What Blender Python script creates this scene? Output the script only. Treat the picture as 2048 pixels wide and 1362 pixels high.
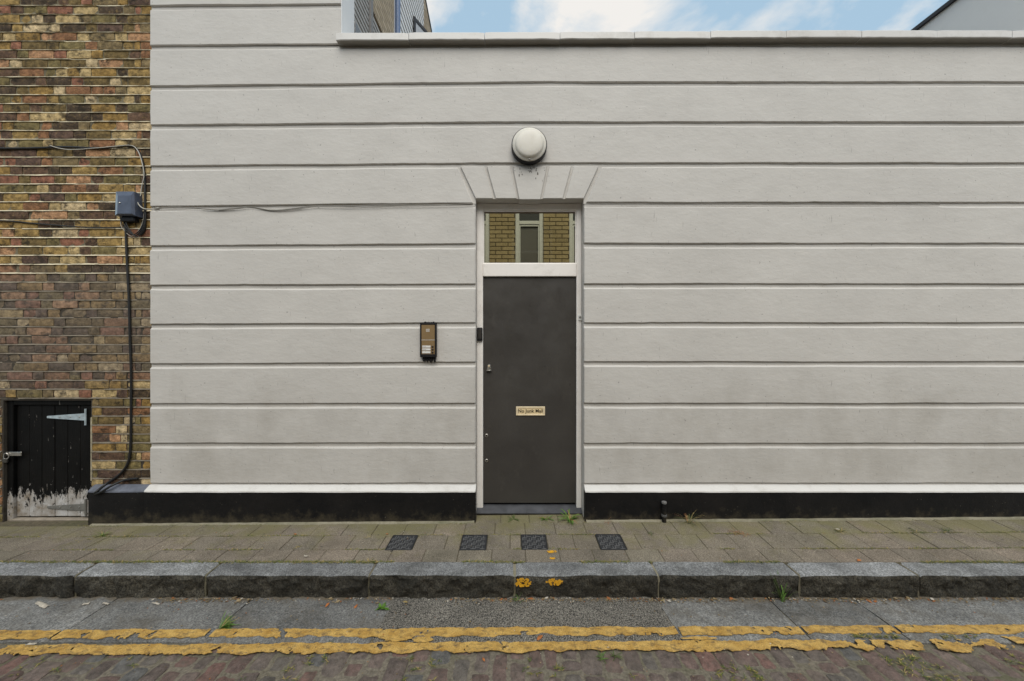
import bpy, bmesh, math, random
from mathutils import Vector, Matrix, noise

# ------------------------------------------------------------------ clear
for o in list(bpy.data.objects):
    bpy.data.objects.remove(o, do_unlink=True)
scene = bpy.context.scene
COL = scene.collection
R = math.radians
rnd = random.Random(11)

# ------------------------------------------------------------------ camera
FPX = 760.0            # focal length in pixels of a 2048 px wide picture
CZ = 1.58              # eye height above the pavement
cam_d = bpy.data.cameras.new('camera')
cam = bpy.data.objects.new('camera', cam_d)
COL.objects.link(cam)
cam.location = (0, 0, CZ)
cam.rotation_euler = (R(90), 0, 0)
cam_d.sensor_width = 36.0
cam_d.lens = 36.0 * FPX / 2048.0
cam_d.clip_start = 0.05
cam_d.clip_end = 3000
scene.camera = cam

# ------------------------------------------------------------------ light
SUN_EL, SUN_AZ = 51.0, 174.0      # degrees; azimuth clockwise from +Y (north)
world = bpy.data.worlds.new('World')
scene.world = world
world.use_nodes = True
wn = world.node_tree
for n in list(wn.nodes):
    wn.nodes.remove(n)
w_out = wn.nodes.new('ShaderNodeOutputWorld')
w_bg = wn.nodes.new('ShaderNodeBackground')
w_bg.inputs['Strength'].default_value = 0.095
sky = wn.nodes.new('ShaderNodeTexSky')
sky.sky_type = 'NISHITA'
sky.sun_disc = False
sky.sun_elevation = R(SUN_EL)
sky.sun_rotation = R(SUN_AZ)
sky.air_density = 1.0
sky.dust_density = 1.6
sky.ozone_density = 1.0
tc = wn.nodes.new('ShaderNodeTexCoord')
sep = wn.nodes.new('ShaderNodeSeparateXYZ')
wn.links.new(tc.outputs['Generated'], sep.inputs[0])
addz = wn.nodes.new('ShaderNodeMath'); addz.operation = 'ADD'; addz.inputs[1].default_value = 0.25
mx = wn.nodes.new('ShaderNodeMath'); mx.operation = 'MAXIMUM'; mx.inputs[1].default_value = 0.05
wn.links.new(sep.outputs['Z'], addz.inputs[0]); wn.links.new(addz.outputs[0], mx.inputs[0])
dx = wn.nodes.new('ShaderNodeMath'); dx.operation = 'DIVIDE'
dy = wn.nodes.new('ShaderNodeMath'); dy.operation = 'DIVIDE'
wn.links.new(sep.outputs['X'], dx.inputs[0]); wn.links.new(mx.outputs[0], dx.inputs[1])
wn.links.new(sep.outputs['Y'], dy.inputs[0]); wn.links.new(mx.outputs[0], dy.inputs[1])
cmb = wn.nodes.new('ShaderNodeCombineXYZ')
wn.links.new(dx.outputs[0], cmb.inputs['X']); wn.links.new(dy.outputs[0], cmb.inputs['Y'])
cmb.inputs['Z'].default_value = 3.7
cn = wn.nodes.new('ShaderNodeTexNoise')
cn.inputs['Scale'].default_value = 2.3
cn.inputs['Detail'].default_value = 9
cn.inputs['Roughness'].default_value = 0.55
cn.inputs['Distortion'].default_value = 0.3
wn.links.new(cmb.outputs[0], cn.inputs['Vector'])
cr = wn.nodes.new('ShaderNodeValToRGB')
cr.color_ramp.elements[0].position = 0.485
cr.color_ramp.elements[1].position = 0.60
wn.links.new(cn.outputs['Fac'], cr.inputs[0])
# thin high haze that whitens the blue, denser cloud where the noise is high
hz = wn.nodes.new('ShaderNodeMix'); hz.data_type = 'RGBA'
hz.inputs[0].default_value = 0.8
hz.inputs[7].default_value = (4.2, 6.0, 7.5, 1)
wn.links.new(sky.outputs[0], hz.inputs[6])
cm = wn.nodes.new('ShaderNodeMix'); cm.data_type = 'RGBA'
cm.inputs[7].default_value = (8.0, 7.8, 7.5, 1)
wn.links.new(cr.outputs[0], cm.inputs[0])
wn.links.new(hz.outputs[2], cm.inputs[6])
wn.links.new(cm.outputs[2], w_bg.inputs['Color'])
wn.links.new(w_bg.outputs[0], w_out.inputs[0])

sun_d = bpy.data.lights.new('sun', 'SUN')
sun_d.energy = 2.3
sun_d.angle = R(50)
sun_d.color = (1.0, 0.94, 0.85)
sun = bpy.data.objects.new('sun', sun_d)
COL.objects.link(sun)
az, el = R(SUN_AZ), R(SUN_EL)
sdir = Vector((math.sin(az) * math.cos(el), math.cos(az) * math.cos(el), math.sin(el)))
sun.rotation_euler = (-sdir).to_track_quat('-Z', 'Y').to_euler()
sun.location = (0, -4, 12)

scene.view_settings.view_transform = 'Standard'
scene.view_settings.look = 'None'
scene.view_settings.gamma = 1.0
scene.view_settings.use_curve_mapping = False
scene.view_settings.exposure = 0.23
scene.render.resolution_x = 1024
scene.render.resolution_y = 681

# ------------------------------------------------------------------ helpers
YW = 3.333             # front plane of the rendered wall
SW = FPX / YW          # pixels per metre there (228)


def at(px, py, Y):
    """photo measurement at depth Y -> x, z in metres"""
    return (px - 1024) * Y / FPX, CZ + (681 - py) * Y / FPX


def wx(px): return (px - 1024) / SW
def wz(py): return CZ + (681 - py) / SW


def N(x, y, z, s=1.0):
    return noise.noise(Vector((x * s, y * s, z * s)))


class MB:
    """collects shapes into one mesh"""
    def __init__(self):
        self.v, self.f, self.m = [], [], []

    def add(self, vs, fs, mi=0):
        b = len(self.v)
        self.v += [tuple(p) for p in vs]
        for q in fs:
            self.f.append(tuple(i + b for i in q)); self.m.append(mi)
        return self

    def box(self, x0, x1, y0, y1, z0, z1, mi=0):
        vs = [(x, y, z) for z in (z0, z1) for y in (y0, y1) for x in (x0, x1)]
        return self.add(vs, [(0, 2, 3, 1), (4, 5, 7, 6), (0, 1, 5, 4), (2, 6, 7, 3), (0, 4, 6, 2), (1, 3, 7, 5)], mi)

    def cbox(self, x0, x1, y0, y1, z0, z1, c=0.004, seg=1, mi=0):
        bm = bmesh.new()
        bmesh.ops.create_cube(bm, size=1)
        for v in bm.verts:
            v.co = Vector(((x0 + x1) / 2 + v.co.x * (x1 - x0), (y0 + y1) / 2 + v.co.y * (y1 - y0), (z0 + z1) / 2 + v.co.z * (z1 - z0)))
        bmesh.ops.bevel(bm, geom=list(bm.edges), offset=c, segments=seg, affect='EDGES', profile=0.5)
        return self.addbm(bm, mi)

    def addbm(self, bm, mi=0):
        bm.verts.index_update()
        self.add([v.co for v in bm.verts], [tuple(v.index for v in q.verts) for q in bm.faces], mi)
        bm.free()
        return self

    def prism(self, poly, y0, y1, mi=0, c=0.0):
        """polygon in x,z (counter-clockwise seen from -Y) from y0 (front) to y1"""
        n = len(poly)
        if c > 0:
            cx = sum(p[0] for p in poly) / n; cz = sum(p[1] for p in poly) / n
            inner = []
            for p in poly:
                d = Vector((cx - p[0], cz - p[1])); d = d.normalized() * c * 1.3
                inner.append((p[0] + d.x, p[1] + d.y))
            vs = [(p[0], y0, p[1]) for p in inner] + [(p[0], y0 + c, p[1]) for p in poly] + [(p[0], y1, p[1]) for p in poly]
            fs = [tuple(range(n)), tuple(reversed(range(2 * n, 3 * n)))]
            for k in range(2):
                for i in range(n):
                    j = (i + 1) % n
                    fs.append((k * n + j, k * n + i, (k + 1) * n + i, (k + 1) * n + j))
            return self.add(vs, fs, mi)
        vs = [(p[0], y0, p[1]) for p in poly] + [(p[0], y1, p[1]) for p in poly]
        fs = [tuple(range(n)), tuple(reversed(range(n, 2 * n)))]
        for i in range(n):
            j = (i + 1) % n
            fs.append((j, i, n + i, n + j))
        return self.add(vs, fs, mi)

    def tube(self, pts, r, seg=8, mi=0, cap=True):
        pts = [Vector(p) for p in pts]
        rings = []
        up = Vector((0.13, -0.31, 0.94)).normalized()
        for i, p in enumerate(pts):
            t = (pts[min(i + 1, len(pts) - 1)] - pts[max(i - 1, 0)]).normalized()
            a = t.cross(up)
            if a.length < 1e-3:
                a = t.cross(Vector((1, 0, 0)))
            a.normalize(); b = t.cross(a).normalized()
            rr = r[i] if isinstance(r, (list, tuple)) else r
            rings.append([p + a * math.cos(k * 2 * math.pi / seg) * rr + b * math.sin(k * 2 * math.pi / seg) * rr for k in range(seg)])
        vs = [v for q in rings for v in q]
        fs = []
        for i in range(len(pts) - 1):
            for k in range(seg):
                k2 = (k + 1) % seg
                fs.append((i * seg + k, i * seg + k2, (i + 1) * seg + k2, (i + 1) * seg + k))
        if cap:
            fs.append(tuple(reversed(range(seg)))); fs.append(tuple(range((len(pts) - 1) * seg, len(pts) * seg)))
        return self.add(vs, fs, mi)

    def lathe(self, prof, c, seg=48, mi=0, axis='Y'):
        """prof: (radius, offset); axis Y: offset runs towards -Y (out of the wall); Z: up"""
        vs, fs = [], []
        for (r, d) in prof:
            for k in range(seg):
                a = 2 * math.pi * k / seg
                if axis == 'Y':
                    vs.append((c[0] + r * math.cos(a), c[1] - d, c[2] + r * math.sin(a)))
                else:
                    vs.append((c[0] + r * math.cos(a), c[1] + r * math.sin(a), c[2] + d))
        for i in range(len(prof) - 1):
            for k in range(seg):
                k2 = (k + 1) % seg
                fs.append((i * seg + k, i * seg + k2, (i + 1) * seg + k2, (i + 1) * seg + k))
        fs.append(tuple(range((len(prof) - 1) * seg, len(prof) * seg)))
        fs.append(tuple(reversed(range(seg))))
        return self.add(vs, fs, mi)

    def mesh(self, name, mats, smooth=None):
        me = bpy.data.meshes.new(name)
        me.from_pydata(self.v, [], self.f)
        for m in (mats if isinstance(mats, (list, tuple)) else [mats]):
            me.materials.append(m)
        me.polygons.foreach_set('material_index', self.m)
        if smooth is not None:
            me.polygons.foreach_set('use_smooth', [True] * len(me.polygons))
            me.set_sharp_from_angle(angle=R(smooth))
        me.update()
        bm = bmesh.new(); bm.from_mesh(me)
        bmesh.ops.recalc_face_normals(bm, faces=bm.faces)
        bm.to_mesh(me); bm.free()
        return me

    def build(self, name, mats, parent=None, smooth=None, fix=True):
        return link(name, self.mesh(name, mats, smooth), parent)


W = {}


def link(name, data, parent=None, basis=None):
    o = bpy.data.objects.new(name, data)
    COL.objects.link(o)
    b = basis or Matrix.Identity(4)
    o.matrix_basis = b
    W[o.name] = b
    if parent:
        o.parent = parent
        o.matrix_parent_inverse = W[parent.name].inverted()
    return o


def thing(name, label, cat, loc=(0, 0, 0), group=None, kind=None):
    o = link(name, None, None, Matrix.Translation(loc))
    o.empty_display_size = 0.1
    return tag(o, label, cat, group, kind)


def tag(o, label, cat=None, group=None, kind=None):
    if label: o['label'] = label
    if cat: o['category'] = cat
    if group: o['group'] = group
    if kind: o['kind'] = kind
    return o


# ------------------------------------------------------------------ materials
class Mat:
    def __init__(self, name, rough=0.7, metal=0.0, spec=0.5):
        self.m = bpy.data.materials.new(name)
        self.m.use_nodes = True
        self.t = self.m.node_tree
        self.b = self.t.nodes['Principled BSDF']
        self.b.inputs['Roughness'].default_value = rough
        self.b.inputs['Metallic'].default_value = metal
        self.b.inputs['Specular IOR Level'].default_value = spec
        self._pos = None

    def n(self, t): return self.t.nodes.new(t)
    def l(self, a, b): self.t.links.new(a, b)

    def pos(self):
        if not self._pos:
            self._pos = self.n('ShaderNodeNewGeometry').outputs['Position']
        return self._pos

    def mapped(self, sc=(1, 1, 1), off=(0, 0, 0)):
        k = self.n('ShaderNodeMapping')
        k.inputs['Scale'].default_value = sc
        k.inputs['Location'].default_value = off
        self.l(self.pos(), k.inputs[0])
        return k.outputs[0]

    def noise(self, scale, detail=4, rough=0.55, vec=None, dist=0.0):
        k = self.n('ShaderNodeTexNoise')
        k.inputs['Scale'].default_value = scale
        k.inputs['Detail'].default_value = detail
        k.inputs['Roughness'].default_value = rough
        k.inputs['Distortion'].default_value = dist
        self.l(vec or self.pos(), k.inputs['Vector'])
        return k.outputs['Fac']

    def voro(self, scale, vec=None, feat='F1'):
        k = self.n('ShaderNodeTexVoronoi')
        k.feature = feat
        k.inputs['Scale'].default_value = scale
        self.l(vec or self.pos(), k.inputs['Vector'])
        return k

    def ramp(self, fac, stops, interp='LINEAR'):
        k = self.n('ShaderNodeValToRGB')
        e = k.color_ramp.elements
        while len(e) < len(stops): e.new(0.5)
        for i, (p, c) in enumerate(stops):
            e[i].position = p
            if not isinstance(c, tuple): c = (c, c, c)
            e[i].color = (c[0], c[1], c[2], 1)
        k.color_ramp.interpolation = interp
        self.l(fac, k.inputs[0])
        return k.outputs[0]

    def mix(self, fac, a, b, mode='MIX'):
        k = self.n('ShaderNodeMix'); k.data_type = 'RGBA'; k.blend_type = mode
        for sock, val in ((k.inputs[0], fac), (k.inputs[6], a), (k.inputs[7], b)):
            if isinstance(val, (int, float)): sock.default_value = val
            elif isinstance(val, tuple): sock.default_value = (val[0], val[1], val[2], 1)
            else: self.l(val, sock)
        return k.outputs[2]

    def math(self, op, a, b=None):
        k = self.n('ShaderNodeMath'); k.operation = op
        for i, val in enumerate((a, b)):
            if val is None: continue
            if isinstance(val, (int, float)): k.inputs[i].default_value = val
            else: self.l(val, k.inputs[i])
        return k.outputs[0]

    def z(self, axis='Z'):
        k = self.n('ShaderNodeSeparateXYZ'); self.l(self.pos(), k.inputs[0])
        return k.outputs[axis]

    def color(self, c):
        if isinstance(c, tuple): self.b.inputs['Base Color'].default_value = (c[0], c[1], c[2], 1)
        else: self.l(c, self.b.inputs['Base Color'])
        return self

    def rough(self, r): self.l(r, self.b.inputs['Roughness']); return self

    def bump(self, h, strength=0.5, dist=0.005, prev=None):
        k = self.n('ShaderNodeBump')
        k.inputs['Strength'].default_value = strength
        k.inputs['Distance'].default_value = dist
        self.l(h, k.inputs['Height'])
        if prev: self.l(prev, k.inputs['Normal'])
        self.l(k.outputs[0], self.b.inputs['Normal'])
        return k.outputs[0]

    def rand(self):
        return self.n('ShaderNodeObjectInfo').outputs['Random']

    def island(self):
        return self.n('ShaderNodeNewGeometry').outputs['Random Per Island']


def plain(name, c, rough=0.6, metal=0.0, var=0.15, scale=20, bump=0.15, bscale=200, spec=0.5):
    m = Mat(name, rough, metal, spec)
    nz = m.noise(scale, 5)
    m.color(m.mix(1.0, c, m.ramp(nz, [(0.25, 1 - var), (0.75, 1 + var)]), 'MULTIPLY'))
    m.bump(m.noise(bscale, 3), bump, 0.002)
    return m.m


def mat_paint():
    m = Mat('warm_grey_masonry_paint', 0.62)
    big = m.noise(1.5, 7, 0.68)
    c = m.mix(m.ramp(big, [(0.3, 0.0), (0.7, 1.0)]), (0.525, 0.502, 0.468), (0.595, 0.570, 0.532))
    # brush and trowel streaks running along the courses
    st = m.noise(3.0, 6, 0.65, m.mapped((1.0, 1.0, 9.0)))
    c = m.mix(0.35, c, m.mix(1.0, c, m.ramp(st, [(0.3, 0.92), (0.7, 1.05)]), 'MULTIPLY'))
    # grey grime patches, splashed higher near the pavement
    gz = m.math('SUBTRACT', 1.25, m.z())
    gz = m.math('MULTIPLY', gz, 0.42)
    g = m.noise(2.1, 7, 0.7, m.mapped((1.0, 1.0, 0.8), (3, 1, 7)))
    g = m.ramp(m.math('ADD', g, m.math('MAXIMUM', m.math('MINIMUM', gz, 0.12), -0.12)), [(0.52, 0.0), (0.86, 0.42)])
    c = m.mix(g, c, (0.30, 0.27, 0.225))
    # short vertical scuffs
    sc = m.noise(9.0, 3, 0.6, m.mapped((7.0, 7.0, 0.9), (9, 0, 2)))
    sc = m.ramp(sc, [(0.665, 0.0), (0.73, 0.42)])
    c = m.mix(sc, c, (0.20, 0.19, 0.175))
    # tiny chips and specks
    ch = m.noise(55, 2, 0.5)
    c = m.mix(m.ramp(ch, [(0.72, 0.0), (0.75, 0.6)]), c, (0.14, 0.13, 0.12))
    m.color(c)
    b = m.bump(m.noise(7, 5, 0.6, m.mapped((1, 1, 1.6))), 0.30, 0.012)
    b = m.bump(m.noise(38, 5, 0.6, m.mapped((0.5, 1, 1.3))), 0.25, 0.005, b)
    m.bump(m.noise(260, 3), 0.18, 0.0015, b)
    return m.m


PAINT = mat_paint()


def mat_white(name, c=(0.84, 0.80, 0.755), dirt=0.4):
    m = Mat(name, 0.42)
    g = m.noise(6, 6, 0.7, m.mapped((1, 1, 1), (1, 5, 2)))
    k = m.mix(m.ramp(g, [(0.52, 0.0), (0.82, dirt)]), c, (0.30, 0.27, 0.22))
    s = m.noise(18, 4, 0.6, m.mapped((3, 3, 0.5)))
    k = m.mix(m.ramp(s, [(0.66, 0.0), (0.74, dirt * 0.8)]), k, (0.22, 0.2, 0.17))
    m.color(k)
    m.bump(m.noise(60, 4, 0.6), 0.2, 0.002)
    return m.m


WHITE = mat_white('white_gloss_paint')
CAPPING = mat_white('white_capping_paint', (0.68, 0.66, 0.63), 0.45)
SOFFIT_SHADE = mat_white('shaded_grimy_coping_underside', (0.30, 0.28, 0.25), 0.9)  # soffit shade painted into the colour, along with dirt streaks
WHITE_WALL = mat_white('white_wall_paint', (0.74, 0.74, 0.73), 0.15)


def mat_blackpaint():
    m = Mat('black_bitumen_paint', 0.62, spec=0.22)
    g = m.noise(3.5, 7, 0.65)
    c = m.mix(m.ramp(g, [(0.35, 0.0), (0.75, 1.0)]), (0.005, 0.005, 0.0055), (0.015, 0.013, 0.012))
    sp = m.noise(70, 2, 0.5)
    c = m.mix(m.ramp(sp, [(0.73, 0.0), (0.77, 0.7)]), c, (0.20, 0.18, 0.15))
    # mud and algae splashed up from the pavement
    lo = m.math('MULTIPLY', m.math('SUBTRACT', 0.13, m.z()), 2.2)
    mu = m.ramp(m.math('ADD', m.noise(11, 7, 0.7), lo), [(0.58, 0.0), (0.85, 0.75)])
    c = m.mix(mu, c, (0.075, 0.062, 0.040))
    m.color(c)
    b = m.bump(m.noise(16, 6, 0.6), 0.6, 0.008)
    m.bump(m.noise(120, 4), 0.3, 0.002, b)
    return m.m


BLACKP = mat_blackpaint()

BRICK_RAMP = [(0.00, (0.150, 0.105, 0.042)), (0.09, (0.265, 0.165, 0.052)), (0.18, (0.070, 0.048, 0.030)),
              (0.27, (0.300, 0.200, 0.072)), (0.36, (0.250, 0.125, 0.062)), (0.44, (0.165, 0.130, 0.055)),
              (0.52, (0.420, 0.310, 0.150)), (0.60, (0.110, 0.066, 0.042)), (0.68, (0.400, 0.225, 0.120)),
              (0.76, (0.190, 0.140, 0.070)), (0.83, (0.100, 0.062, 0.045)), (0.89, (0.245, 0.110, 0.068)), (0.95, (0.480, 0.370, 0.215))]


def mat_brick(name, src):
    m = Mat(name, 0.88, spec=0.25)
    f = m.rand() if src == 'obj' else m.island()
    c = m.ramp(f, BRICK_RAMP, 'CONSTANT')
    mo = m.noise(22, 6, 0.7)
    c = m.mix(1.0, c, m.ramp(mo, [(0.28, 0.38), (0.5, 1.06), (0.74, 2.05)]), 'MULTIPLY')
    ye = m.noise(34, 4, 0.7, m.mapped((1, 1, 1), (4, 2, 9)))
    c = m.mix(m.ramp(ye, [(0.54, 0.0), (0.72, 0.55)]), c, (0.32, 0.215, 0.078))
    # soot crust with its own ragged shape
    so = m.noise(9, 7, 0.75, m.mapped((1, 1, 1.4), (7, 3, 1)))
    c = m.mix(m.ramp(so, [(0.53, 0.0), (0.63, 0.80)]), c, (0.020, 0.016, 0.011))
    # grey weathered zone: the courses below the old repointing line
    zz = m.math('ADD', m.z(), m.math('MULTIPLY', m.noise(1.3, 4), 0.5))
    lowm = m.ramp(m.math('MULTIPLY', m.math('SUBTRACT', zz, 1.55), 0.7), [(0.58, 0.55), (0.68, 0.0)])
    upz = m.ramp(m.math('MULTIPLY', m.math('SUBTRACT', zz, 0.90), 0.7), [(0.30, 0.0), (0.45, 1.0)])
    gm = m.mix(1.0, lowm, upz, 'MULTIPLY')
    gr = m.mix(1.0, (0.155, 0.128, 0.108), m.ramp(mo, [(0.25, 0.45), (0.78, 1.6)]), 'MULTIPLY')
    c = m.mix(gm, c, gr)
    m.color(c)
    b = m.bump(m.noise(42, 6, 0.7), 0.9, 0.012)
    m.bump(m.noise(190, 4, 0.7), 0.5, 0.004, b)
    return m.m


BRICK = mat_brick('weathered_stock_brick', 'obj')
BRICK_S = mat_brick('weathered_stock_brick_far', 'island')


def mat_mortar(name, up, low):
    m = Mat(name, 0.9, spec=0.2)
    zz = m.math('ADD', m.z(), m.math('MULTIPLY', m.noise(1.6, 4), 0.35))
    k = m.ramp(m.math('MULTIPLY', m.math('SUBTRACT', zz, 1.9), 1.0), [(0.36, 0.0), (0.50, 1.0)])
    c = m.mix(k, low, up)
    d = m.noise(8, 7, 0.75)
    c = m.mix(m.ramp(d, [(0.50, 0.0), (0.68, 0.80)]), c, (0.035, 0.030, 0.022))
    m.color(c)
    m.bump(m.noise(80, 5, 0.7), 0.7, 0.006)
    return m.m


MORTAR = mat_mortar('recessed_mortar', (0.19, 0.165, 0.11), (0.07, 0.060, 0.048))
POINTING = mat_mortar('cream_pointing', (0.66, 0.59, 0.43), (0.20, 0.172, 0.132))


def mat_granite(name, c1, c2, dirt, dirtcol, bumpd=0.006, silt=False):
    m = Mat(name, 0.72, spec=0.4)
    sp = m.noise(115, 3, 0.7)
    c = m.mix(m.ramp(sp, [(0.36, 0.0), (0.64, 1.0)]), c1, c2)
    r = m.rand()
    c = m.mix(1.0, c, m.ramp(r, [(0.0, 0.8), (1.0, 1.18)]), 'MULTIPLY')
    md = m.noise(48, 5, 0.75)
    c = m.mix(1.0, c, m.ramp(md, [(0.3, 0.66), (0.7, 1.38)]), 'MULTIPLY')
    bl = m.noise(5, 8, 0.75)
    c = m.mix(m.ramp(bl, [(0.45, 0.0), (0.66, dirt)]), c, dirtcol)
    wet = m.noise(2.6, 6, 0.7, m.mapped((1, 1.6, 1), (6, 6, 1)))
    c = m.mix(1.0, c, m.ramp(wet, [(0.32, 0.62), (0.5, 1.0), (0.7, 1.18)]), 'MULTIPLY')
    bright = m.noise(7, 6, 0.75, m.mapped((1, 1, 1), (2, 8, 3)))
    c = m.mix(m.ramp(bright, [(0.58, 0.0), (0.78, 0.35)]), c, tuple(min(1, x * 1.6) for x in c2))
    if silt:      # silt washed up against the kerb foot
        sl = m.math('ADD', m.noise(7, 6, 0.7), m.math('MULTIPLY', m.math('SUBTRACT', m.z('Y'), 2.53), 5.0))
        c = m.mix(m.ramp(sl, [(0.52, 0.0), (0.72, 0.85)]), c, (0.150, 0.120, 0.080))
    m.color(c)
    b = m.bump(m.noise(30, 6, 0.7), 0.5, bumpd)
    m.bump(m.noise(240, 4, 0.7), 0.5, 0.003, b)
    return m.m


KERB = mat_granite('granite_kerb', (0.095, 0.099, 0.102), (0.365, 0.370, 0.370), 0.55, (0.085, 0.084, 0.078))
KERB_FACE = mat_granite('grimy_shaded_hewn_granite', (0.010, 0.009, 0.006), (0.120, 0.106, 0.078), 0.85, (0.010, 0.009, 0.005), 0.05)  # grime plus the shade of the upright face, both put into the colour
SLAB = mat_granite('granite_gutter_slab', (0.085, 0.087, 0.087), (0.290, 0.285, 0.268), 0.7, (0.115, 0.100, 0.078), silt=True)


def mat_asphalt():
    m = Mat('coarse_asphalt', 0.85, spec=0.35)
    v = m.voro(140)
    c = m.ramp(v.outputs['Distance'], [(0.0, (0.34, 0.315, 0.265)), (0.42, (0.185, 0.17, 0.145)), (0.75, (0.045, 0.042, 0.037))])
    c = m.mix(1.0, c, m.ramp(m.noise(90, 3, 0.7), [(0.3, 0.6), (0.7, 1.6)]), 'MULTIPLY')
    bl = m.noise(3.2, 6, 0.7)
    c = m.mix(1.0, c, m.ramp(bl, [(0.3, 0.72), (0.7, 1.25)]), 'MULTIPLY')
    m.color(c)
    h = m.math('SUBTRACT', 1.0, v.outputs['Distance'])
    b = m.bump(h, 0.8, 0.006)
    m.bump(m.noise(12, 5), 0.4, 0.01, b)
    return m.m


ASPHALT = mat_asphalt()


def mat_paver():
    m = Mat('concrete_paver', 0.9, spec=0.25)
    r = m.rand()
    c = m.ramp(r, [(0.0, (0.180, 0.158, 0.124)), (0.35, (0.215, 0.180, 0.143)), (0.7, (0.200, 0.176, 0.134)), (1.0, (0.232, 0.190, 0.150))])
    sp = m.noise(150, 3, 0.7)
    c = m.mix(1.0, c, m.ramp(sp, [(0.3, 0.42), (0.5, 1.0), (0.7, 1.75)]), 'MULTIPLY')
    bl = m.noise(2.6, 7, 0.7)
    c = m.mix(1.0, c, m.ramp(bl, [(0.3, 0.66), (0.7, 1.20)]), 'MULTIPLY')
    st = m.noise(8, 6, 0.75, m.mapped((1, 1, 1), (2, 7, 7)))
    c = m.mix(m.ramp(st, [(0.56, 0.0), (0.72, 0.5)]), c, (0.088, 0.076, 0.058))
    # thin algae film
    al = m.math('ADD', m.noise(3.1, 6, 0.7, m.mapped((1, 1, 1), (5, 5, 5))), m.math('MULTIPLY', m.math('SUBTRACT', m.z('Y'), 3.1), 0.55))
    c = m.mix(m.ramp(al, [(0.42, 0.0), (0.64, 0.6)]), c, (0.190, 0.175, 0.070))
    # trodden gum and drip spots
    gum = m.noise(16, 1, 0.4, m.mapped((1, 1, 1), (8, 1, 4)))
    c = m.mix(m.ramp(gum, [(0.765, 0.0), (0.785, 0.7)]), c, (0.055, 0.050, 0.045))
    m.color(c)
    b = m.bump(m.noise(170, 4, 0.7), 0.6, 0.004)
    m.bump(m.noise(14, 4, 0.6), 0.25, 0.006, b)
    return m.m


PAVER = mat_paver()


def mat_sett(name='worn_sett', src='obj'):
    m = Mat(name, 0.66, spec=0.4)
    r = m.rand() if src == 'obj' else m.island()
    c = m.ramp(r, [(0.0, (0.145, 0.094, 0.080)), (0.14, (0.135, 0.118, 0.102)), (0.28, (0.160, 0.108, 0.092)), (0.42, (0.128, 0.098, 0.085)),
                   (0.58, (0.172, 0.130, 0.110)), (0.72, (0.125, 0.122, 0.116)), (0.82, (0.180, 0.102, 0.084)), (0.92, (0.150, 0.120, 0.102))], 'CONSTANT')
    mo = m.noise(26, 6, 0.7)
    c = m.mix(1.0, c, m.ramp(mo, [(0.27, 0.40), (0.73, 1.75)]), 'MULTIPLY')
    sp = m.noise(190, 3, 0.7)
    c = m.mix(m.ramp(sp, [(0.54, 0.0), (0.70, 0.7)]), c, (0.27, 0.235, 0.195))
    gr = m.noise(6, 7, 0.75, m.mapped((1, 1, 1), (4, 4, 4)))
    c = m.mix(m.ramp(gr, [(0.48, 0.0), (0.66, 0.6)]), c, (0.150, 0.128, 0.100))
    dk = m.noise(9, 6, 0.7, m.mapped((1, 1, 1), (1, 9, 2)))
    c = m.mix(m.ramp(dk, [(0.52, 0.0), (0.72, 0.6)]), c, (0.060, 0.052, 0.046))
    m.color(c)
    b = m.bump(m.noise(55, 6, 0.7), 0.8, 0.010)
    m.bump(m.noise(220, 4, 0.7), 0.5, 0.003, b)
    return m.m


SETT = mat_sett()
SETT_S = mat_sett('worn_sett_far', 'island')


def mat_dirt(name, a, b_, sc=40):
    m = Mat(name, 0.95, spec=0.2)
    c = m.mix(m.ramp(m.noise(sc, 6, 0.7), [(0.3, 0.0), (0.7, 1.0)]), a, b_)
    c = m.mix(m.ramp(m.noise(3, 5, 0.6), [(0.45, 0.0), (0.7, 0.5)]), c, (0.085, 0.095, 0.035))
    m.color(c)
    m.bump(m.noise(120, 6, 0.8), 0.9, 0.008)
    return m.m


JOINT = mat_dirt('joint_dirt', (0.075, 0.062, 0.042), (0.185, 0.155, 0.105))
SETTBED = mat_dirt('sett_joint_grit', (0.12, 0.105, 0.082), (0.31, 0.27, 0.21), 60)
FILLET = mat_dirt('cement_fillet', (0.24, 0.215, 0.155), (0.36, 0.325, 0.24), 30)
KMORTAR = mat_dirt('kerb_joint_mortar', (0.11, 0.098, 0.068), (0.25, 0.22, 0.16), 40)
ROADM = mat_dirt('far_road_surface', (0.085, 0.070, 0.060), (0.14, 0.12, 0.105), 14)


def mat_yellow():
    m = Mat('worn_yellow_road_paint', 0.7)
    g = m.noise(14, 6, 0.7)
    c = m.mix(m.ramp(g, [(0.3, 0.0), (0.7, 1.0)]), (0.38, 0.205, 0.035), (0.66, 0.43, 0.125))
    d = m.noise(34, 6, 0.75, m.mapped((0.6, 1, 1), (3, 3, 3)))
    c = m.mix(m.ramp(d, [(0.50, 0.0), (0.64, 0.85)]), c, (0.15, 0.10, 0.045))
    f = m.noise(150, 4, 0.75)
    c = m.mix(1.0, c, m.ramp(f, [(0.3, 0.6), (0.7, 1.35)]), 'MULTIPLY')
    m.color(c)
    b = m.bump(m.noise(70, 5, 0.7), 0.6, 0.004)
    m.bump(m.noise(200, 3, 0.7), 0.4, 0.002, b)
    return m.m


YELLOW = mat_yellow()
YSPRAY = plain('orange_yellow_marker_paint', (0.70, 0.36, 0.02), 0.6, var=0.25, scale=60)


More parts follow.
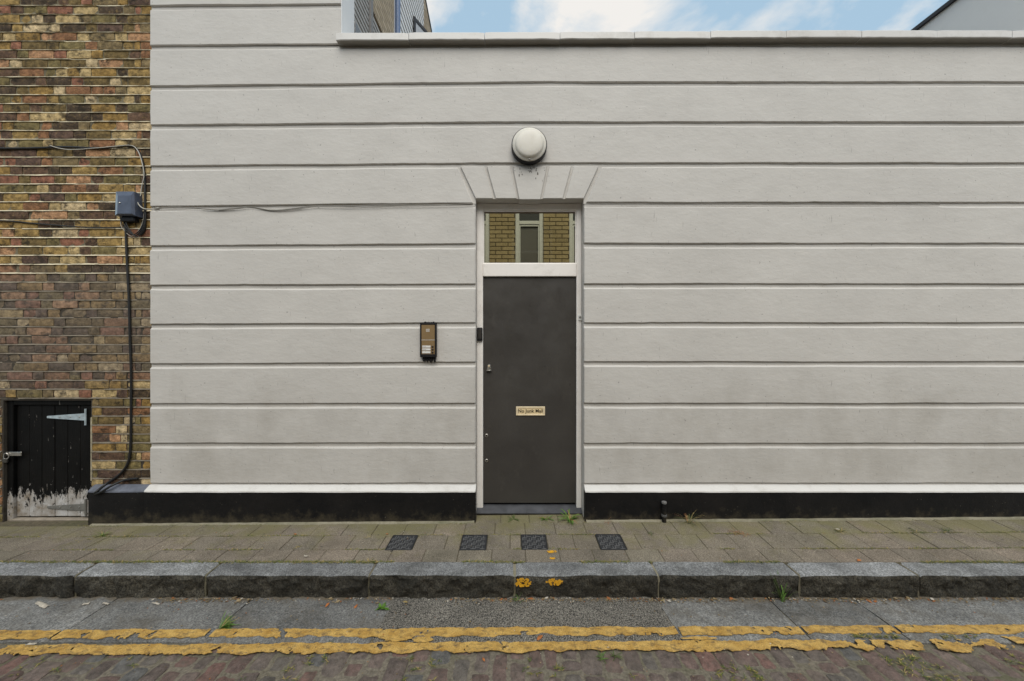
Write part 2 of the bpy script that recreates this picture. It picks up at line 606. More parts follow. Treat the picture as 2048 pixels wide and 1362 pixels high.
def mat_door():
    m = Mat('charcoal_door_paint', 0.36, spec=0.45)
    g = m.noise(2.2, 6, 0.6)
    c = m.mix(m.ramp(g, [(0.3, 0.0), (0.7, 1.0)]), (0.044, 0.040, 0.036), (0.062, 0.057, 0.051))
    s = m.noise(60, 2, 0.5)
    c = m.mix(m.ramp(s, [(0.77, 0.0), (0.79, 0.4)]), c, (0.16, 0.15, 0.13))
    sm = m.noise(7, 7, 0.75, m.mapped((1, 1, 0.6), (4, 2, 3)))
    c = m.mix(m.ramp(sm, [(0.56, 0.0), (0.74, 0.45)]), c, (0.085, 0.078, 0.068))
    sv = m.noise(14, 4, 0.7, m.mapped((6, 1, 0.35), (1, 1, 6)))
    c = m.mix(m.ramp(sv, [(0.68, 0.0), (0.74, 0.35)]), c, (0.12, 0.11, 0.095))
    m.color(c)
    m.rough(m.ramp(m.noise(5, 6, 0.7), [(0.3, 0.26), (0.7, 0.50)]))
    b = m.bump(m.noise(3, 3, 0.5), 0.10, 0.02)
    m.bump(m.noise(90, 4, 0.6, m.mapped((1, 1, 0.12))), 0.12, 0.001, b)
    return m.m


DOOR = mat_door()
DARKPL = plain('dark_plastic', (0.011, 0.010, 0.011), 0.5, spec=0.3)
BLACKCABLE = plain('black_cable_sheath', (0.012, 0.012, 0.012), 0.5)
WHITECABLE = plain('off_white_cable', (0.50, 0.48, 0.42), 0.5, scale=8)
GREYCABLE = plain('painted_over_cable', (0.24, 0.225, 0.20), 0.6)
BOXPL = plain('slate_blue_plastic', (0.080, 0.095, 0.135), 0.28, var=0.3, scale=14)
BOXEDGE = plain('lit_blue_plastic', (0.26, 0.34, 0.42), 0.4, var=0.2)  # paler copy of the box blue: light on its left face painted in
STEEL = plain('brushed_steel', (0.52, 0.50, 0.46), 0.32, 0.9, scale=30)
ZINC = plain('galvanised_steel', (0.42, 0.50, 0.54), 0.55, 0.2, var=0.3, scale=25)
BRASS = plain('pale_lacquered_brass', (0.80, 0.66, 0.44), 0.42, 0.15, var=0.15)
BRASS_IN = plain('worn_brass_flap', (0.76, 0.60, 0.35), 0.45, 0.1, var=0.12, scale=45)
INK = plain('black_lettering', (0.02, 0.016, 0.012), 0.6)
BRONZE = plain('bronze_anodised_plate', (0.34, 0.23, 0.115), 0.36, 0.45, var=0.12, scale=8)
CARD = plain('white_name_card', (0.72, 0.71, 0.68), 0.5, var=0.05)
BUTTON = plain('brown_black_button', (0.03, 0.018, 0.014), 0.35)
SLATEGREY = plain('dark_metal_sill', (0.070, 0.072, 0.080), 0.38, 0.2, var=0.35, scale=12)
RUBBER = plain('dark_cast_cover', (0.026, 0.027, 0.030), 0.6, var=0.35, scale=40, bump=0.4)
RUBBER_R = plain('worn_raised_rib', (0.135, 0.135, 0.135), 0.55, var=0.3, scale=60)
PLANTGREEN = plain('fresh_leaf_green', (0.090, 0.190, 0.022), 0.55, var=0.4, scale=60)
PLANTDULL = plain('dull_leaf_green', (0.075, 0.105, 0.025), 0.65, var=0.4, scale=60)
PLANTDRY = plain('dry_straw', (0.34, 0.255, 0.10), 0.8, var=0.4, scale=60)
PLANTRUST = plain('rusty_dead_stalks', (0.30, 0.13, 0.055), 0.8, var=0.4, scale=60)
LEAFORANGE = plain('orange_dead_leaf', (0.46, 0.16, 0.045), 0.75, var=0.35, scale=70)
PAPER = plain('scrap_paper', (0.50, 0.45, 0.37), 0.8, var=0.35, scale=40)


def mat_lens():
    m = Mat('frosted_diffuser', 0.38)
    g = m.noise(9, 6, 0.65)
    c = m.mix(m.ramp(g, [(0.35, 0.0), (0.75, 0.6)]), (0.72, 0.69, 0.62), (0.58, 0.54, 0.46))
    s = m.noise(60, 3, 0.6)
    c = m.mix(m.ramp(s, [(0.68, 0.0), (0.76, 0.5)]), c, (0.22, 0.2, 0.15))
    m.color(c)
    m.b.inputs['Subsurface Weight'].default_value = 0.15
    m.b.inputs['Subsurface Radius'].default_value = (0.02, 0.02, 0.015)
    return m.m


LENS = mat_lens()


def mat_glass():
    m = bpy.data.materials.new('window_glass')
    m.use_nodes = True
    t = m.node_tree
    for n in list(t.nodes): t.nodes.remove(n)
    out = t.nodes.new('ShaderNodeOutputMaterial')
    mixn = t.nodes.new('ShaderNodeMixShader')
    tr = t.nodes.new('ShaderNodeBsdfTransparent'); tr.inputs[0].default_value = (0.80, 0.79, 0.69, 1)
    gl = t.nodes.new('ShaderNodeBsdfGlossy'); gl.inputs['Roughness'].default_value = 0.02
    fr = t.nodes.new('ShaderNodeFresnel'); fr.inputs[0].default_value = 1.45
    t.links.new(fr.outputs[0], mixn.inputs[0]); t.links.new(tr.outputs[0], mixn.inputs[1]); t.links.new(gl.outputs[0], mixn.inputs[2])
    t.links.new(mixn.outputs[0], out.inputs[0])
    return m


GLASS = mat_glass()
DARKGLASS = plain('dark_window_pane', (0.035, 0.035, 0.034), 0.12, var=0.1, bump=0.0)
BLIND = plain('drawn_grey_blind', (0.090, 0.083, 0.070), 0.5, var=0.1, scale=3)
UPVC = plain('white_window_frame', (0.58, 0.58, 0.55), 0.4, var=0.08)


def mat_yardbrick(name, src):
    m = Mat(name, 0.85, spec=0.25)
    f = m.rand() if src else m.island()
    c = m.ramp(f, [(0.0, (0.315, 0.245, 0.130)), (0.5, (0.365, 0.285, 0.155)), (1.0, (0.270, 0.210, 0.112))])
    c = m.mix(1.0, c, m.ramp(m.noise(30, 5), [(0.3, 0.8), (0.7, 1.2)]), 'MULTIPLY')
    m.color(c)
    m.bump(m.noise(90, 4), 0.4, 0.004)
    return m.m


YBRICK = mat_yardbrick('yellow_yard_brick', True)
YMORTAR = plain('brown_yard_mortar', (0.075, 0.052, 0.028), 0.9)


def mat_farbrick():
    """brickwork too far off to pick the bricks apart (courses along Y on a flank wall)"""
    m = Mat('distant_flank_brickwork', 0.9, spec=0.2)
    sw = m.n('ShaderNodeCombineXYZ')
    sp = m.n('ShaderNodeSeparateXYZ'); m.l(m.pos(), sp.inputs[0])
    m.l(sp.outputs['Y'], sw.inputs['X']); m.l(sp.outputs['Z'], sw.inputs['Y'])
    bt = m.n('ShaderNodeTexBrick')
    bt.inputs['Scale'].default_value = 1.0
    bt.inputs['Brick Width'].default_value = 0.225
    bt.inputs['Row Height'].default_value = 0.075
    bt.inputs['Mortar Size'].default_value = 0.008
    bt.inputs['Color1'].default_value = (0.42, 0.325, 0.215, 1)
    bt.inputs['Color2'].default_value = (0.58, 0.475, 0.335, 1)
    bt.inputs['Mortar'].default_value = (0.22, 0.18, 0.14, 1)
    m.l(sw.outputs[0], bt.inputs['Vector'])
    m.color(bt.outputs['Color'])
    m.bump(bt.outputs['Fac'], 0.4, 0.006)
    return m.m


FARBRICK = mat_farbrick()
BOARDWHITE = plain('white_weatherboard_paint', (0.86, 0.85, 0.83), 0.5, var=0.06)
SLATM = plain('grey_timber_slat', (0.42, 0.40, 0.37), 0.75, var=0.2)
DARKVOID = plain('dark_backing', (0.030, 0.030, 0.032), 0.8)
PIPEBLUE = plain('blue_grey_downpipe', (0.13, 0.19, 0.33), 0.4)
LEAD = plain('dark_lead_flashing', (0.030, 0.030, 0.034), 0.6)
FLANK = mat_white('pale_grey_flank_render', (0.88, 0.86, 0.82), 0.10)


def mat_hatch():
    m = Mat('peeling_black_hatch_paint', 0.5, spec=0.15)
    blk = m.mix(m.ramp(m.noise(5, 6), [(0.3, 0.0), (0.7, 1.0)]), (0.003, 0.003, 0.003), (0.008, 0.0075, 0.007))
    wht = m.mix(m.ramp(m.noise(9, 6, 0.7), [(0.35, 0.0), (0.7, 1.0)]), (0.56, 0.55, 0.54), (0.22, 0.175, 0.125))
    h = m.math('MULTIPLY', m.math('SUBTRACT', 0.27, m.z()), 1.25)
    h = m.math('MINIMUM', m.math('MAXIMUM', h, -0.16), 0.35)
    nz = m.noise(11, 9, 0.80, m.mapped((1.9, 1, 0.8), (6, 2, 1)))
    k = m.ramp(m.math('ADD', nz, h), [(0.585, 0.0), (0.600, 1.0)])
    fl = m.noise(16, 5, 0.6, m.mapped((3.0, 1, 0.5), (2, 6, 3)))
    k = m.mix(m.ramp(fl, [(0.690, 0.0), (0.700, 1.0)]), k, (0.7, 0.7, 0.7))
    bk = m.noise(20, 6, 0.7, m.mapped((1.2, 1, 0.8), (1, 2, 8)))
    k = m.mix(m.ramp(bk, [(0.60, 0.0), (0.63, 1.0)]), k, (0.0, 0.0, 0.0))
    m.color(m.mix(k, blk, wht))
    b = m.bump(k, 0.5, 0.002)
    m.bump(m.noise(30, 5, 0.6, m.mapped((4, 1, 0.4))), 0.4, 0.004, b)
    return m.m


HATCH = mat_hatch()
POINT2 = plain('pale_cement', (0.42, 0.37, 0.26), 0.9, var=0.4, scale=30)
BARETIMBER = plain('bare_grey_timber', (0.30, 0.255, 0.20), 0.85, var=0.3, scale=16)
PLINTHBLUE = plain('blue_grey_plinth_top', (0.125, 0.135, 0.165), 0.6, var=0.3, scale=20, bump=0.4)

# ------------------------------------------------------------------ ground levels
Z_ROAD = -0.159
Y_KF, Y_KB = 2.571, 2.719        # kerb front and back
Z_KF, Z_KB = -0.010, -0.006
Y_PL = YW - 0.050                # plinth front face


def z_wall(x):                   # level of the pavement along the wall
    return 0.016 + 0.0075 * x


def z_pav(x, y):
    t = max(0.0, (y - Y_KB) / (Y_PL - Y_KB))
    return Z_KB + (z_wall(x) - Z_KB) * t


# the ground below everything, out to the horizon
g = MB().add([(-900, -900, -0.26), (900, -900, -0.26), (900, 900, -0.26), (-900, 900, -0.26)], [(0, 1, 2, 3)])
tag(g.build('ground', ROADM), 'brown earth and far ground', kind='structure')

# ------------------------------------------------------------------ road with setts
road = MB().box(-14, 14, -4.2, 2.46, -0.25, Z_ROAD - 0.011).build('road', SETTBED)
tag(road, 'narrow street paved in worn red and grey setts', kind='structure')


def rock_block(w, d, h, seed, nx=5, ny=6, round_=0.010, rough=0.007):
    """a worn paving block: top at z=0, pillowed and uneven; centred in x,y"""
    mb = MB()
    vs, fs = [], []
    rr = random.Random(seed)
    ox = rr.random() * 50
    for j in range(ny + 1):
        for i in range(nx + 1):
            u, v = i / nx, j / ny
            x, y = (u - 0.5) * w, (v - 0.5) * d
            ex = min(u, 1 - u) * w; ey = min(v, 1 - v) * d
            e = min(ex, ey)
            edge = max(0.0, 1 - e / (0.16 * w))
            z = -round_ * edge ** 1.6 + rough * N(x + ox, y, 0.0, 18)
            if i in (0, nx) and j in (0, ny):
                x *= 0.95; y *= 0.965; z -= 0.002
            x += 0.07 * w * N(x + ox, y, 3.1, 14) * (0.4 + 0.6 * edge)
            y += 0.04 * d * N(x + ox, y, 7.7, 14)
            vs.append((x, y, z))
    for j in range(ny):
        for i in range(nx):
            a = j * (nx + 1) + i
            fs.append((a, a + 1, a + nx + 2, a + nx + 1))
    loop = [i for i in range(nx + 1)] + [j * (nx + 1) + nx for j in range(1, ny + 1)] + [ny * (nx + 1) + i for i in range(nx - 1, -1, -1)] + [j * (nx + 1) for j in range(ny - 1, 0, -1)]
    b = len(vs)
    for q in loop:
        x, y, z = vs[q]; vs.append((x * 1.02, y * 1.02, -h))
    n = len(loop)
    for k in range(n):
        k2 = (k + 1) % n
        fs.append((loop[k], b + k, b + k2, loop[k2]))
    mb.add(vs, fs)
    return mb


sett_meshes = [rock_block(0.098, 0.17, 0.05, 100 + k).mesh('sett', SETT, 50) for k in range(12)]
x = -3.65
while x < 3.65:
    w = rnd.uniform(0.088, 0.122)
    y = 2.205 - rnd.uniform(0.0, 0.07)
    while y > 1.55:
        d = rnd.uniform(0.10, 0.21)
        if rnd.random() < 0.16:
            d = rnd.uniform(0.06, 0.09)
        b = Matrix.Translation((x + w / 2 + rnd.uniform(-0.004, 0.004), y - d / 2, Z_ROAD - 0.001 + rnd.uniform(-0.007, 0.004))) @ \
            Matrix.Rotation(rnd.uniform(-0.05, 0.05) + (math.pi if rnd.random() < 0.5 else 0), 4, 'Z') @ \
            Matrix.Rotation(rnd.uniform(-0.04, 0.04), 4, 'X') @ Matrix.Rotation(rnd.uniform(-0.04, 0.04), 4, 'Y') @ \
            Matrix.Diagonal(((w - 0.009) / 0.098, (d - 0.010) / 0.17, 1, 1))
        link('sett', rnd.choice(sett_meshes), road, b)
        y -= d + 0.002
    x += w

# the setts beyond the ones that can be picked apart
def rough_block(w, d, seed):
    m = rock_block(w, d, 0.04, seed, 2, 3)
    return m.v, m.f


far_blocks = [rough_block(0.098, 0.17, 300 + k) for k in range(6)]
mb = MB()
x = -8.0
while x < 8.0:
    w = rnd.uniform(0.09, 0.12)
    y = 2.19 - rnd.uniform(0, 0.07) if abs(x + 0.05) > 3.72 else 1.50 - rnd.uniform(0, 0.05)
    while y > -3.0:
        d = rnd.uniform(0.10, 0.21)
        vs_, fs_ = rnd.choice(far_blocks)
        zz = Z_ROAD - 0.002 + rnd.uniform(-0.006, 0.004)
        mb.add([(x + w / 2 + p[0] * (w - 0.009) / 0.098, y - d / 2 + p[1] * (d - 0.010) / 0.17, zz + p[2]) for p in vs_], fs_)
        y -= d + 0.002
    x += w
mb.build('sett_paving', SETT_S, road, 50)['kind'] = 'stuff'

# gutter slabs and the asphalt patch between them
SLAB_Y0, SLAB_Y1 = 2.19, Y_KF + 0.03


def slab_piece(x0, x1, y0, y1, z, mat, name, parent, seed, amp=0.004, thick=0.05, step=0.035, lean=0.0, ragged=0.0):
    nx = max(2, int((x1 - x0) / step)); ny = max(2, int((y1 - y0) / step))
    vs, fs = [], []
    for j in range(ny + 1):
        for i in range(nx + 1):
            u, v = i / nx, j / ny
            xx = x0 + (x1 - x0) * u + lean * (v - 0.5); yy = y0 + (y1 - y0) * v
            e = min(min(u, 1 - u) * (x1 - x0), min(v, 1 - v) * (y1 - y0))
            zz = z + amp * N(xx + seed, yy, 0, 5) + amp * 0.5 * N(xx, yy + seed, 0, 17) - (0.006 if e < 1e-6 else 0)
            if ragged and (i in (0, nx)):
                xx += ragged * N(xx + seed, yy, 2, 12)
            vs.append((xx, yy, zz))
    for j in range(ny):
        for i in range(nx):
            a = j * (nx + 1) + i
            fs.append((a, a + 1, a + nx + 2, a + nx + 1))
    loop = [i for i in range(nx + 1)] + [j * (nx + 1) + nx for j in range(1, ny + 1)] + [ny * (nx + 1) + i for i in range(nx - 1, -1, -1)] + [j * (nx + 1) for j in range(ny - 1, 0, -1)]
    b = len(vs); n = len(loop)
    for q in loop: vs.append((vs[q][0], vs[q][1], z - thick))
    for k in range(n): fs.append((loop[k], b + k, b + (k + 1) % n, loop[(k + 1) % n]))
    return MB().add(vs, fs).build(name, mat, parent, 40)


for k, (x0, x1, ln) in enumerate([(-8.2, -6.75, 0), (-6.74, -5.21, 0), (-5.2, -3.72, 0), (-3.71, -2.68, .02), (-2.672, -1.775, .03), (-1.767, -0.80, .05),
                                  (0.985, 1.735, -.02), (1.743, 2.305, -.02), (2.313, 3.55, -.03), (3.56, 5.2, 0), (5.21, 6.7, 0), (6.71, 8.2, 0)]):
    slab_piece(x0, x1, SLAB_Y0 + rnd.uniform(-0.008, 0.008), SLAB_Y1, Z_ROAD + rnd.uniform(-0.002, 0.002), SLAB, 'gutter_slab', road, k * 7.3, 0.004, lean=ln)
slab_piece(-0.805, 0.98, SLAB_Y0 - 0.004, SLAB_Y1, Z_ROAD + 0.001, ASPHALT, 'asphalt_patch', road, 55, 0.007, step=0.03, ragged=0.05)


# double yellow lines: thick worn paint with a ragged edge
def paint_line(name, yc, w, seed, thr, ragged, z, gaps=(), wear_right=0.0):
    cx = 0.006; rows = 12
    nx = int(15.6 / cx)
    mb = MB(); cols = []
    for i in range(nx + 1):
        xx = -7.8 + i * cx
        mid = yc + 0.0074 * xx + 0.005 * N(xx, seed, 0, 0.9)
        rg = ragged * (1 + wear_right * max(0.0, xx - 1.2))
        e0 = mid - w / 2 + rg * (0.7 * N(xx, seed, 1, 5) + 1.0 * N(xx, seed, 2, 13) + 0.4 * N(xx, seed, 3, 45))
        e1 = mid + w / 2 + rg * (0.6 * N(xx, seed, 4, 5) + 0.4 * N(xx, seed, 5, 17) + 0.25 * N(xx, seed, 6, 55))
        base = len(mb.v)
        for j in range(rows + 3):
            t = min(1.0, max(0.0, (j - 1) / rows))
            yy = e0 + (e1 - e0) * t
            zz = z + 0.0022 * N(xx, yy, seed, 14) + 0.0016 * N(xx, yy, seed, 45)
            if j in (0, rows + 2): zz -= 0.004
            mb.v.append((xx, yy + (-0.002 if j == 0 else 0.002 if j == rows + 2 else 0), zz))
        cols.append((xx, mid, base))
    for i in range(nx):
        xx, mid, b0 = cols[i]; b1 = cols[i + 1][2]
        if any(abs(xx - g0) < g1 for (g0, g1) in gaps): continue
        for j in range(rows + 2):
            yy = mb.v[b0 + j][1]
            wear = N(xx, yy, seed, 7) * 0.6 + N(xx, yy, seed + 3, 22) * 0.45 + N(xx, yy, seed + 6, 60) * 0.2
            if wear > thr - wear_right * 0.35 * max(0.0, min(1.0, (xx - 1.5))): continue
            mb.f.append((b0 + j, b1 + j, b1 + j + 1, b0 + j + 1)); mb.m.append(0)
    return mb.build(name, YELLOW, road, 60)


l1 = paint_line('yellow_line', 2.266, 0.058, 1.7, 0.36, 0.017, Z_ROAD + 0.0065, [(-1.795, 0.016), (1.74, 0.009), (-2.69, 0.006), (0.99, 0.007), (2.31, 0.006)])
l2 = paint_line('yellow_line', 2.154, 0.062, 8.2, 0.34, 0.021, Z_ROAD + 0.0065, [], 0.55)
# yellow paint that ran together over the patch edge
for (px, py, r0, r1, sd) in ((795, 1277, 0.09, 0.030, 3), (845, 1282, 0.06, 0.022, 5), (1395, 1279, 0.10, 0.012, 8)):
    yy0 = FPX * (CZ - Z_ROAD) / (py - 681); xx0 = (px - 1024) * yy0 / FPX
    mb = MB(); vs = [(xx0, yy0, Z_ROAD + 0.0095)]
    for k in range(36):
        a = k * math.pi / 18; q = 1 + 0.35 * N(math.cos(a) * 2, math.sin(a) * 2, sd, 1.4)
        vs.append((xx0 + r0 * q * math.cos(a), yy0 + r1 * q * math.sin(a), Z_ROAD + 0.0092 + 0.001 * N(a, sd, 0, 2)))
    mb.add(vs, [(0, 1 + k, 1 + (k + 1) % 36) for k in range(36)])
    mb.build('paint_smear', YELLOW, road)

# ------------------------------------------------------------------ kerb
kerb = MB().box(-9, 9, Y_KF + 0.035, Y_KB - 0.004, -0.255, Z_KF - 0.022).build('kerb', JOINT)
tag(kerb, 'granite kerb with dark rough hewn face', kind='structure')
KJ = [-8.2, -6.8, -5.4, -4.15, -2.97, -2.085, -0.972, 0.018, 0.995, 1.955, 2.765, 3.9, 5.2, 6.6, 8.2]


def kerb_stone(x0, x1, seed):
    x0 += 0.006; x1 -= 0.006
    nx = int((x1 - x0) / 0.012)
    # profile rows: back bottom, back top, ... front top edge, face down
    prof = []
    for k in range(7):
        prof.append(('t', k / 6))
    for k in range(1, 15):
        prof.append(('f', k / 14))
    vs, fs, ms = [], [], []
    rr = random.Random(seed)
    dz = rr.uniform(-0.003, 0.003); tilt = rr.uniform(-0.004, 0.004)
    chips = [(rr.uniform(x0, x1), rr.uniform(0.03, 0.10), rr.uniform(0.004, 0.016)) for _ in range(3)]
    for i in range(nx + 1):
        xx = x0 + (x1 - x0) * i / nx
        e = min(xx - x0, x1 - xx)
        er = max(0.0, 1 - e / 0.02)
        chip = sum(dd * math.exp(-((xx - cx) / ww) ** 2) for (cx, ww, dd) in chips)
        for (kind, t) in prof:
            if kind == 't':
                yy = Y_KB + (Y_KF + 0.006 - Y_KB) * t
                zz = Z_KB + (Z_KF - Z_KB) * t + dz + tilt * (i / nx - 0.5) + 0.0025 * N(xx + seed, yy, 0, 7) + 0.001 * N(xx, yy, seed, 30)
                zz -= 0.010 * er ** 2
                if t > 0.8:
                    zz -= (t - 0.8) / 0.2 * (0.003 + chip * 0.8 + 0.003 * max(0, N(xx, seed, 1, 14)))
                    yy += (t - 0.8) / 0.2 * (chip * 0.6 + 0.005 * max(0, N(xx, seed, 5, 20)))
            else:
                yy = Y_KF - 0.004 + 0.018 * N(xx + seed, 0, t * 0.15, 8) + 0.016 * N(xx, seed, t * 0.15, 22) + 0.010 * N(xx, seed, t * 0.15, 48)
                yy += 0.012 * er + chip * max(0, 0.5 - t) * 1.2 + 0.006 * t
                zz = Z_KF - 0.006 - chip * max(0, 0.4 - t) * 1.5 + (Z_ROAD - 0.03 - Z_KF) * t + dz
            vs.append((xx, yy, zz))
    n = len(prof)
    for i in range(nx):
        for k in range(n - 1):
            a = i * n + k
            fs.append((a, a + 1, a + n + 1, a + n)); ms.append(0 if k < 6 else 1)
    # ends
    b0 = len(vs); vs.append((x0, Y_KB, Z_ROAD - 0.05)); vs.append((x1, Y_KB, Z_ROAD - 0.05))
    fs.append(tuple([b0] + list(range(n)))); ms.append(1)
    fs.append(tuple([b0 + 1] + [nx * n + k for k in reversed(range(n))])); ms.append(1)
    fs.append(tuple([b0, b0 + 1, nx * n] + [i * n for i in range(nx - 1, -1, -1)])); ms.append(1)
    mb = MB(); mb.v = vs; mb.f = fs; mb.m = ms
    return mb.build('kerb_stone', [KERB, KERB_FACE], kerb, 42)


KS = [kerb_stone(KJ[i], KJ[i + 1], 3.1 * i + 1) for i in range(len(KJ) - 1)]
# pale mortar in the kerb joints
for xj in KJ[1:-1]:
    wide = xj in (0.018, 0.995)
    hw = 0.010 if wide else 0.0065
    vs, fs = [], []
    pr_ = [(Y_KB, Z_KF - 0.003), (2.68, Z_KF - 0.004), (2.64, Z_KF - 0.005), (2.60, Z_KF - 0.007), (Y_KF + 0.012, Z_KF - 0.016), (Y_KF + 0.013, -0.05), (Y_KF + 0.014, -0.09), (Y_KF + 0.014, -0.13), (Y_KF + 0.014, -0.17)]
    for k, (yy, zz) in enumerate(pr_):
        j1, j2 = 0.004 * N(xj, k, 1, 3.3), 0.004 * N(xj, k, 9, 3.3)
        q = 0.005 * max(0, N(xj, k, 4, 2.1))
        vs += [(xj - hw + j1, yy + q, zz - q), (xj + hw + j2, yy + q, zz - q)]
    for k in range(len(pr_) - 1): fs.append((2 * k, 2 * k + 1, 2 * k + 3, 2 * k + 2))
    MB().add(vs, fs).build('joint_mortar', KMORTAR if not wide else FILLET, kerb)


def splat(name, parent, mat, cx, cy, rx, ry, n, seed, plane, base):
    """sprayed dabs: many small irregular flecks; plane 'top' (x,y) or 'face' (x,z)"""
    rr = random.Random(seed); mb = MB()
    for _ in range(n):
        a = rr.uniform(0, 6.28); q = rr.random() ** 0.6
        u, v = cx + rx * q * math.cos(a), cy + ry * q * math.sin(a)
        s = rr.uniform(0.003, 0.011)
        k = rr.randint(5, 8); ph = rr.uniform(0, 6)
        h = base + rr.uniform(0, 0.0015)
        ring = []
        for j in range(k):
            r_ = s * rr.uniform(0.6, 1.3); aa = ph + j * 6.283 / k
            if plane == 'top': ring.append((u + r_ * math.cos(aa), v + r_ * math.sin(aa), h))
            else: ring.append((u + r_ * math.cos(aa), h, v + r_ * math.sin(aa)))
        mb.add(ring, [tuple(range(k))])
    return mb.build(name, mat, parent)


def on_pav(px, py):
    Y = FPX * CZ / (py - 681)
    for _ in range(8):
        x_ = (px - 1024) * Y / FPX
        Y = FPX * (CZ - z_pav(x_, Y)) / (py - 681)
    return (px - 1024) * Y / FPX, Y


def on_road(px, py):
    Y = FPX * (CZ - Z_ROAD) / (py - 681)
    return (px - 1024) * Y / FPX, Y


splat('paint_mark', KS[7], YSPRAY, 0.075, -0.040, 0.052, 0.030, 46, 1, 'face', Y_KF - 0.030)
splat('paint_mark', KS[7], YSPRAY, 0.285, -0.036, 0.055, 0.020, 44, 2, 'face', Y_KF - 0.030)
splat('paint_mark', KS[4], YSPRAY, -3.49, -0.030, 0.05, 0.03, 30, 4, 'face', Y_KF - 0.030)

# ------------------------------------------------------------------ pavement
pav_mb = MB()
nx = 40
vs = []
for i in range(nx + 1):
    xx = -9 + 18 * i / nx
    for yy in (Y_KB - 0.01, 3.0, 3.6):
        vs.append((xx, yy, z_pav(xx, yy) - 0.0055))
fs = []
for i in range(nx):
    for j in range(2):
        a = i * 3 + j
        fs.append((a, a + 3, a + 4, a + 1))
pav_mb.add(vs, fs)
pavement = pav_mb.build('pavement', JOINT)
tag(pavement, 'narrow pavement of brown concrete pavers below the wall', kind='structure')

GRATES = [(-0.859, 'first black square cover in the pavement from the left'),
          (-0.297, 'black square cover in the pavement just left of the doorway'),
          (0.172, 'black square cover in the pavement in front of the grey door'),
          (0.771, 'black square cover in the pavement right of the doorway')]
GW, GY0, GY1 = 0.200, 2.866, 3.074
ROWS = [(2.722, 2.878, 0.10), (2.878, 3.077, 0.235), (3.077, 3.262, 0.108)]


def paver_mesh(w, d, seed):
    mb = MB()
    return mb.cbox(-w / 2, w / 2, -d / 2, d / 2, -0.045, 0, 0.0035, 1).mesh('paver', PAVER)


pv = {}


def paver(x0, x1, y0, y1):
    w, d = x1 - x0 - 0.0035, y1 - y0 - 0.0035
    if w < 0.02: return
    key = (round(w, 3), round(d, 3))
    if key not in pv: pv[key] = paver_mesh(w, d, 0)
    xc, yc = (x0 + x1) / 2, (y0 + y1) / 2
    sl = (z_pav(xc, y1) - z_pav(xc, y0)) / (y1 - y0)
    b = Matrix.Translation((xc, yc, z_pav(xc, yc) + rnd.uniform(-0.002, 0.002))) @ Matrix.Rotation(sl + rnd.uniform(-0.006, 0.006), 4, 'X') @ Matrix.Rotation(-0.004 + rnd.uniform(-0.006, 0.006), 4, 'Y') @ Matrix.Rotation(rnd.uniform(-0.004, 0.004), 4, 'Z')
    link('paver', pv[key], pavement, b)


for r, (y0, y1, off) in enumerate(ROWS):
    xx = -7.5 + off
    while xx < 6.5:
        spans = [(xx, xx + 0.25)]
        if r == 1:
            for gx, _ in GRATES:
                a, b = gx - GW / 2 - 0.003, gx + GW / 2 + 0.003
                new = []
                for (s0, s1) in spans:
                    if b <= s0 or a >= s1: new.append((s0, s1))
                    else:
                        if a - s0 > 0.012: new.append((s0, a))
                        if s1 - b > 0.012: new.append((b, s1))
                spans = new
        for (s0, s1) in spans: paver(s0, s1, y0, y1)
        xx += 0.25
# cut pavers in the doorway
for (s0, s1) in ((-0.315, -0.10), (-0.10, 0.15), (0.15, 0.40), (0.40, 0.625)):
    paver(s0, s1, 3.266, 3.40)
# cement fillet where the pavement meets the plinths
for (x0, x1) in ((-3.63, -0.325), (0.64, 6.2)):
    n = int((x1 - x0) / 0.03); mb = MB(); vs = []; fs = []
    for i in range(n + 1):
        xx = x0 + (x1 - x0) * i / n
        zz = z_wall(xx)
        vs += [(xx, 3.258 + 0.008 * N(xx, 0, 0, 9), zz - 0.004), (xx, 3.268 + 0.006 * N(xx, 2, 0, 14), zz + 0.004), (xx, Y_PL + 0.01, zz + 0.012 + 0.006 * N(xx, 1, 0, 8)), (xx, Y_PL + 0.01, zz - 0.03)]
    for i in range(n):
        for k in range(3):
            a = i * 4 + k; fs.append((a, a + 4, a + 5, a + 1))
    mb.add(vs, fs).build('cement_fillet', FILLET, pavement, 50)
for (px, py, rx, ry, n, sd) in ((1105, 1104, 0.035, 0.018, 26, 7), (1104, 1118, 0.022, 0.010, 16, 8)):
    X, Y = on_pav(px, py)
    splat('paint_mark', pavement, YSPRAY, X, Y, rx, ry, n, sd, 'top', z_pav(X, Y) + 0.004)

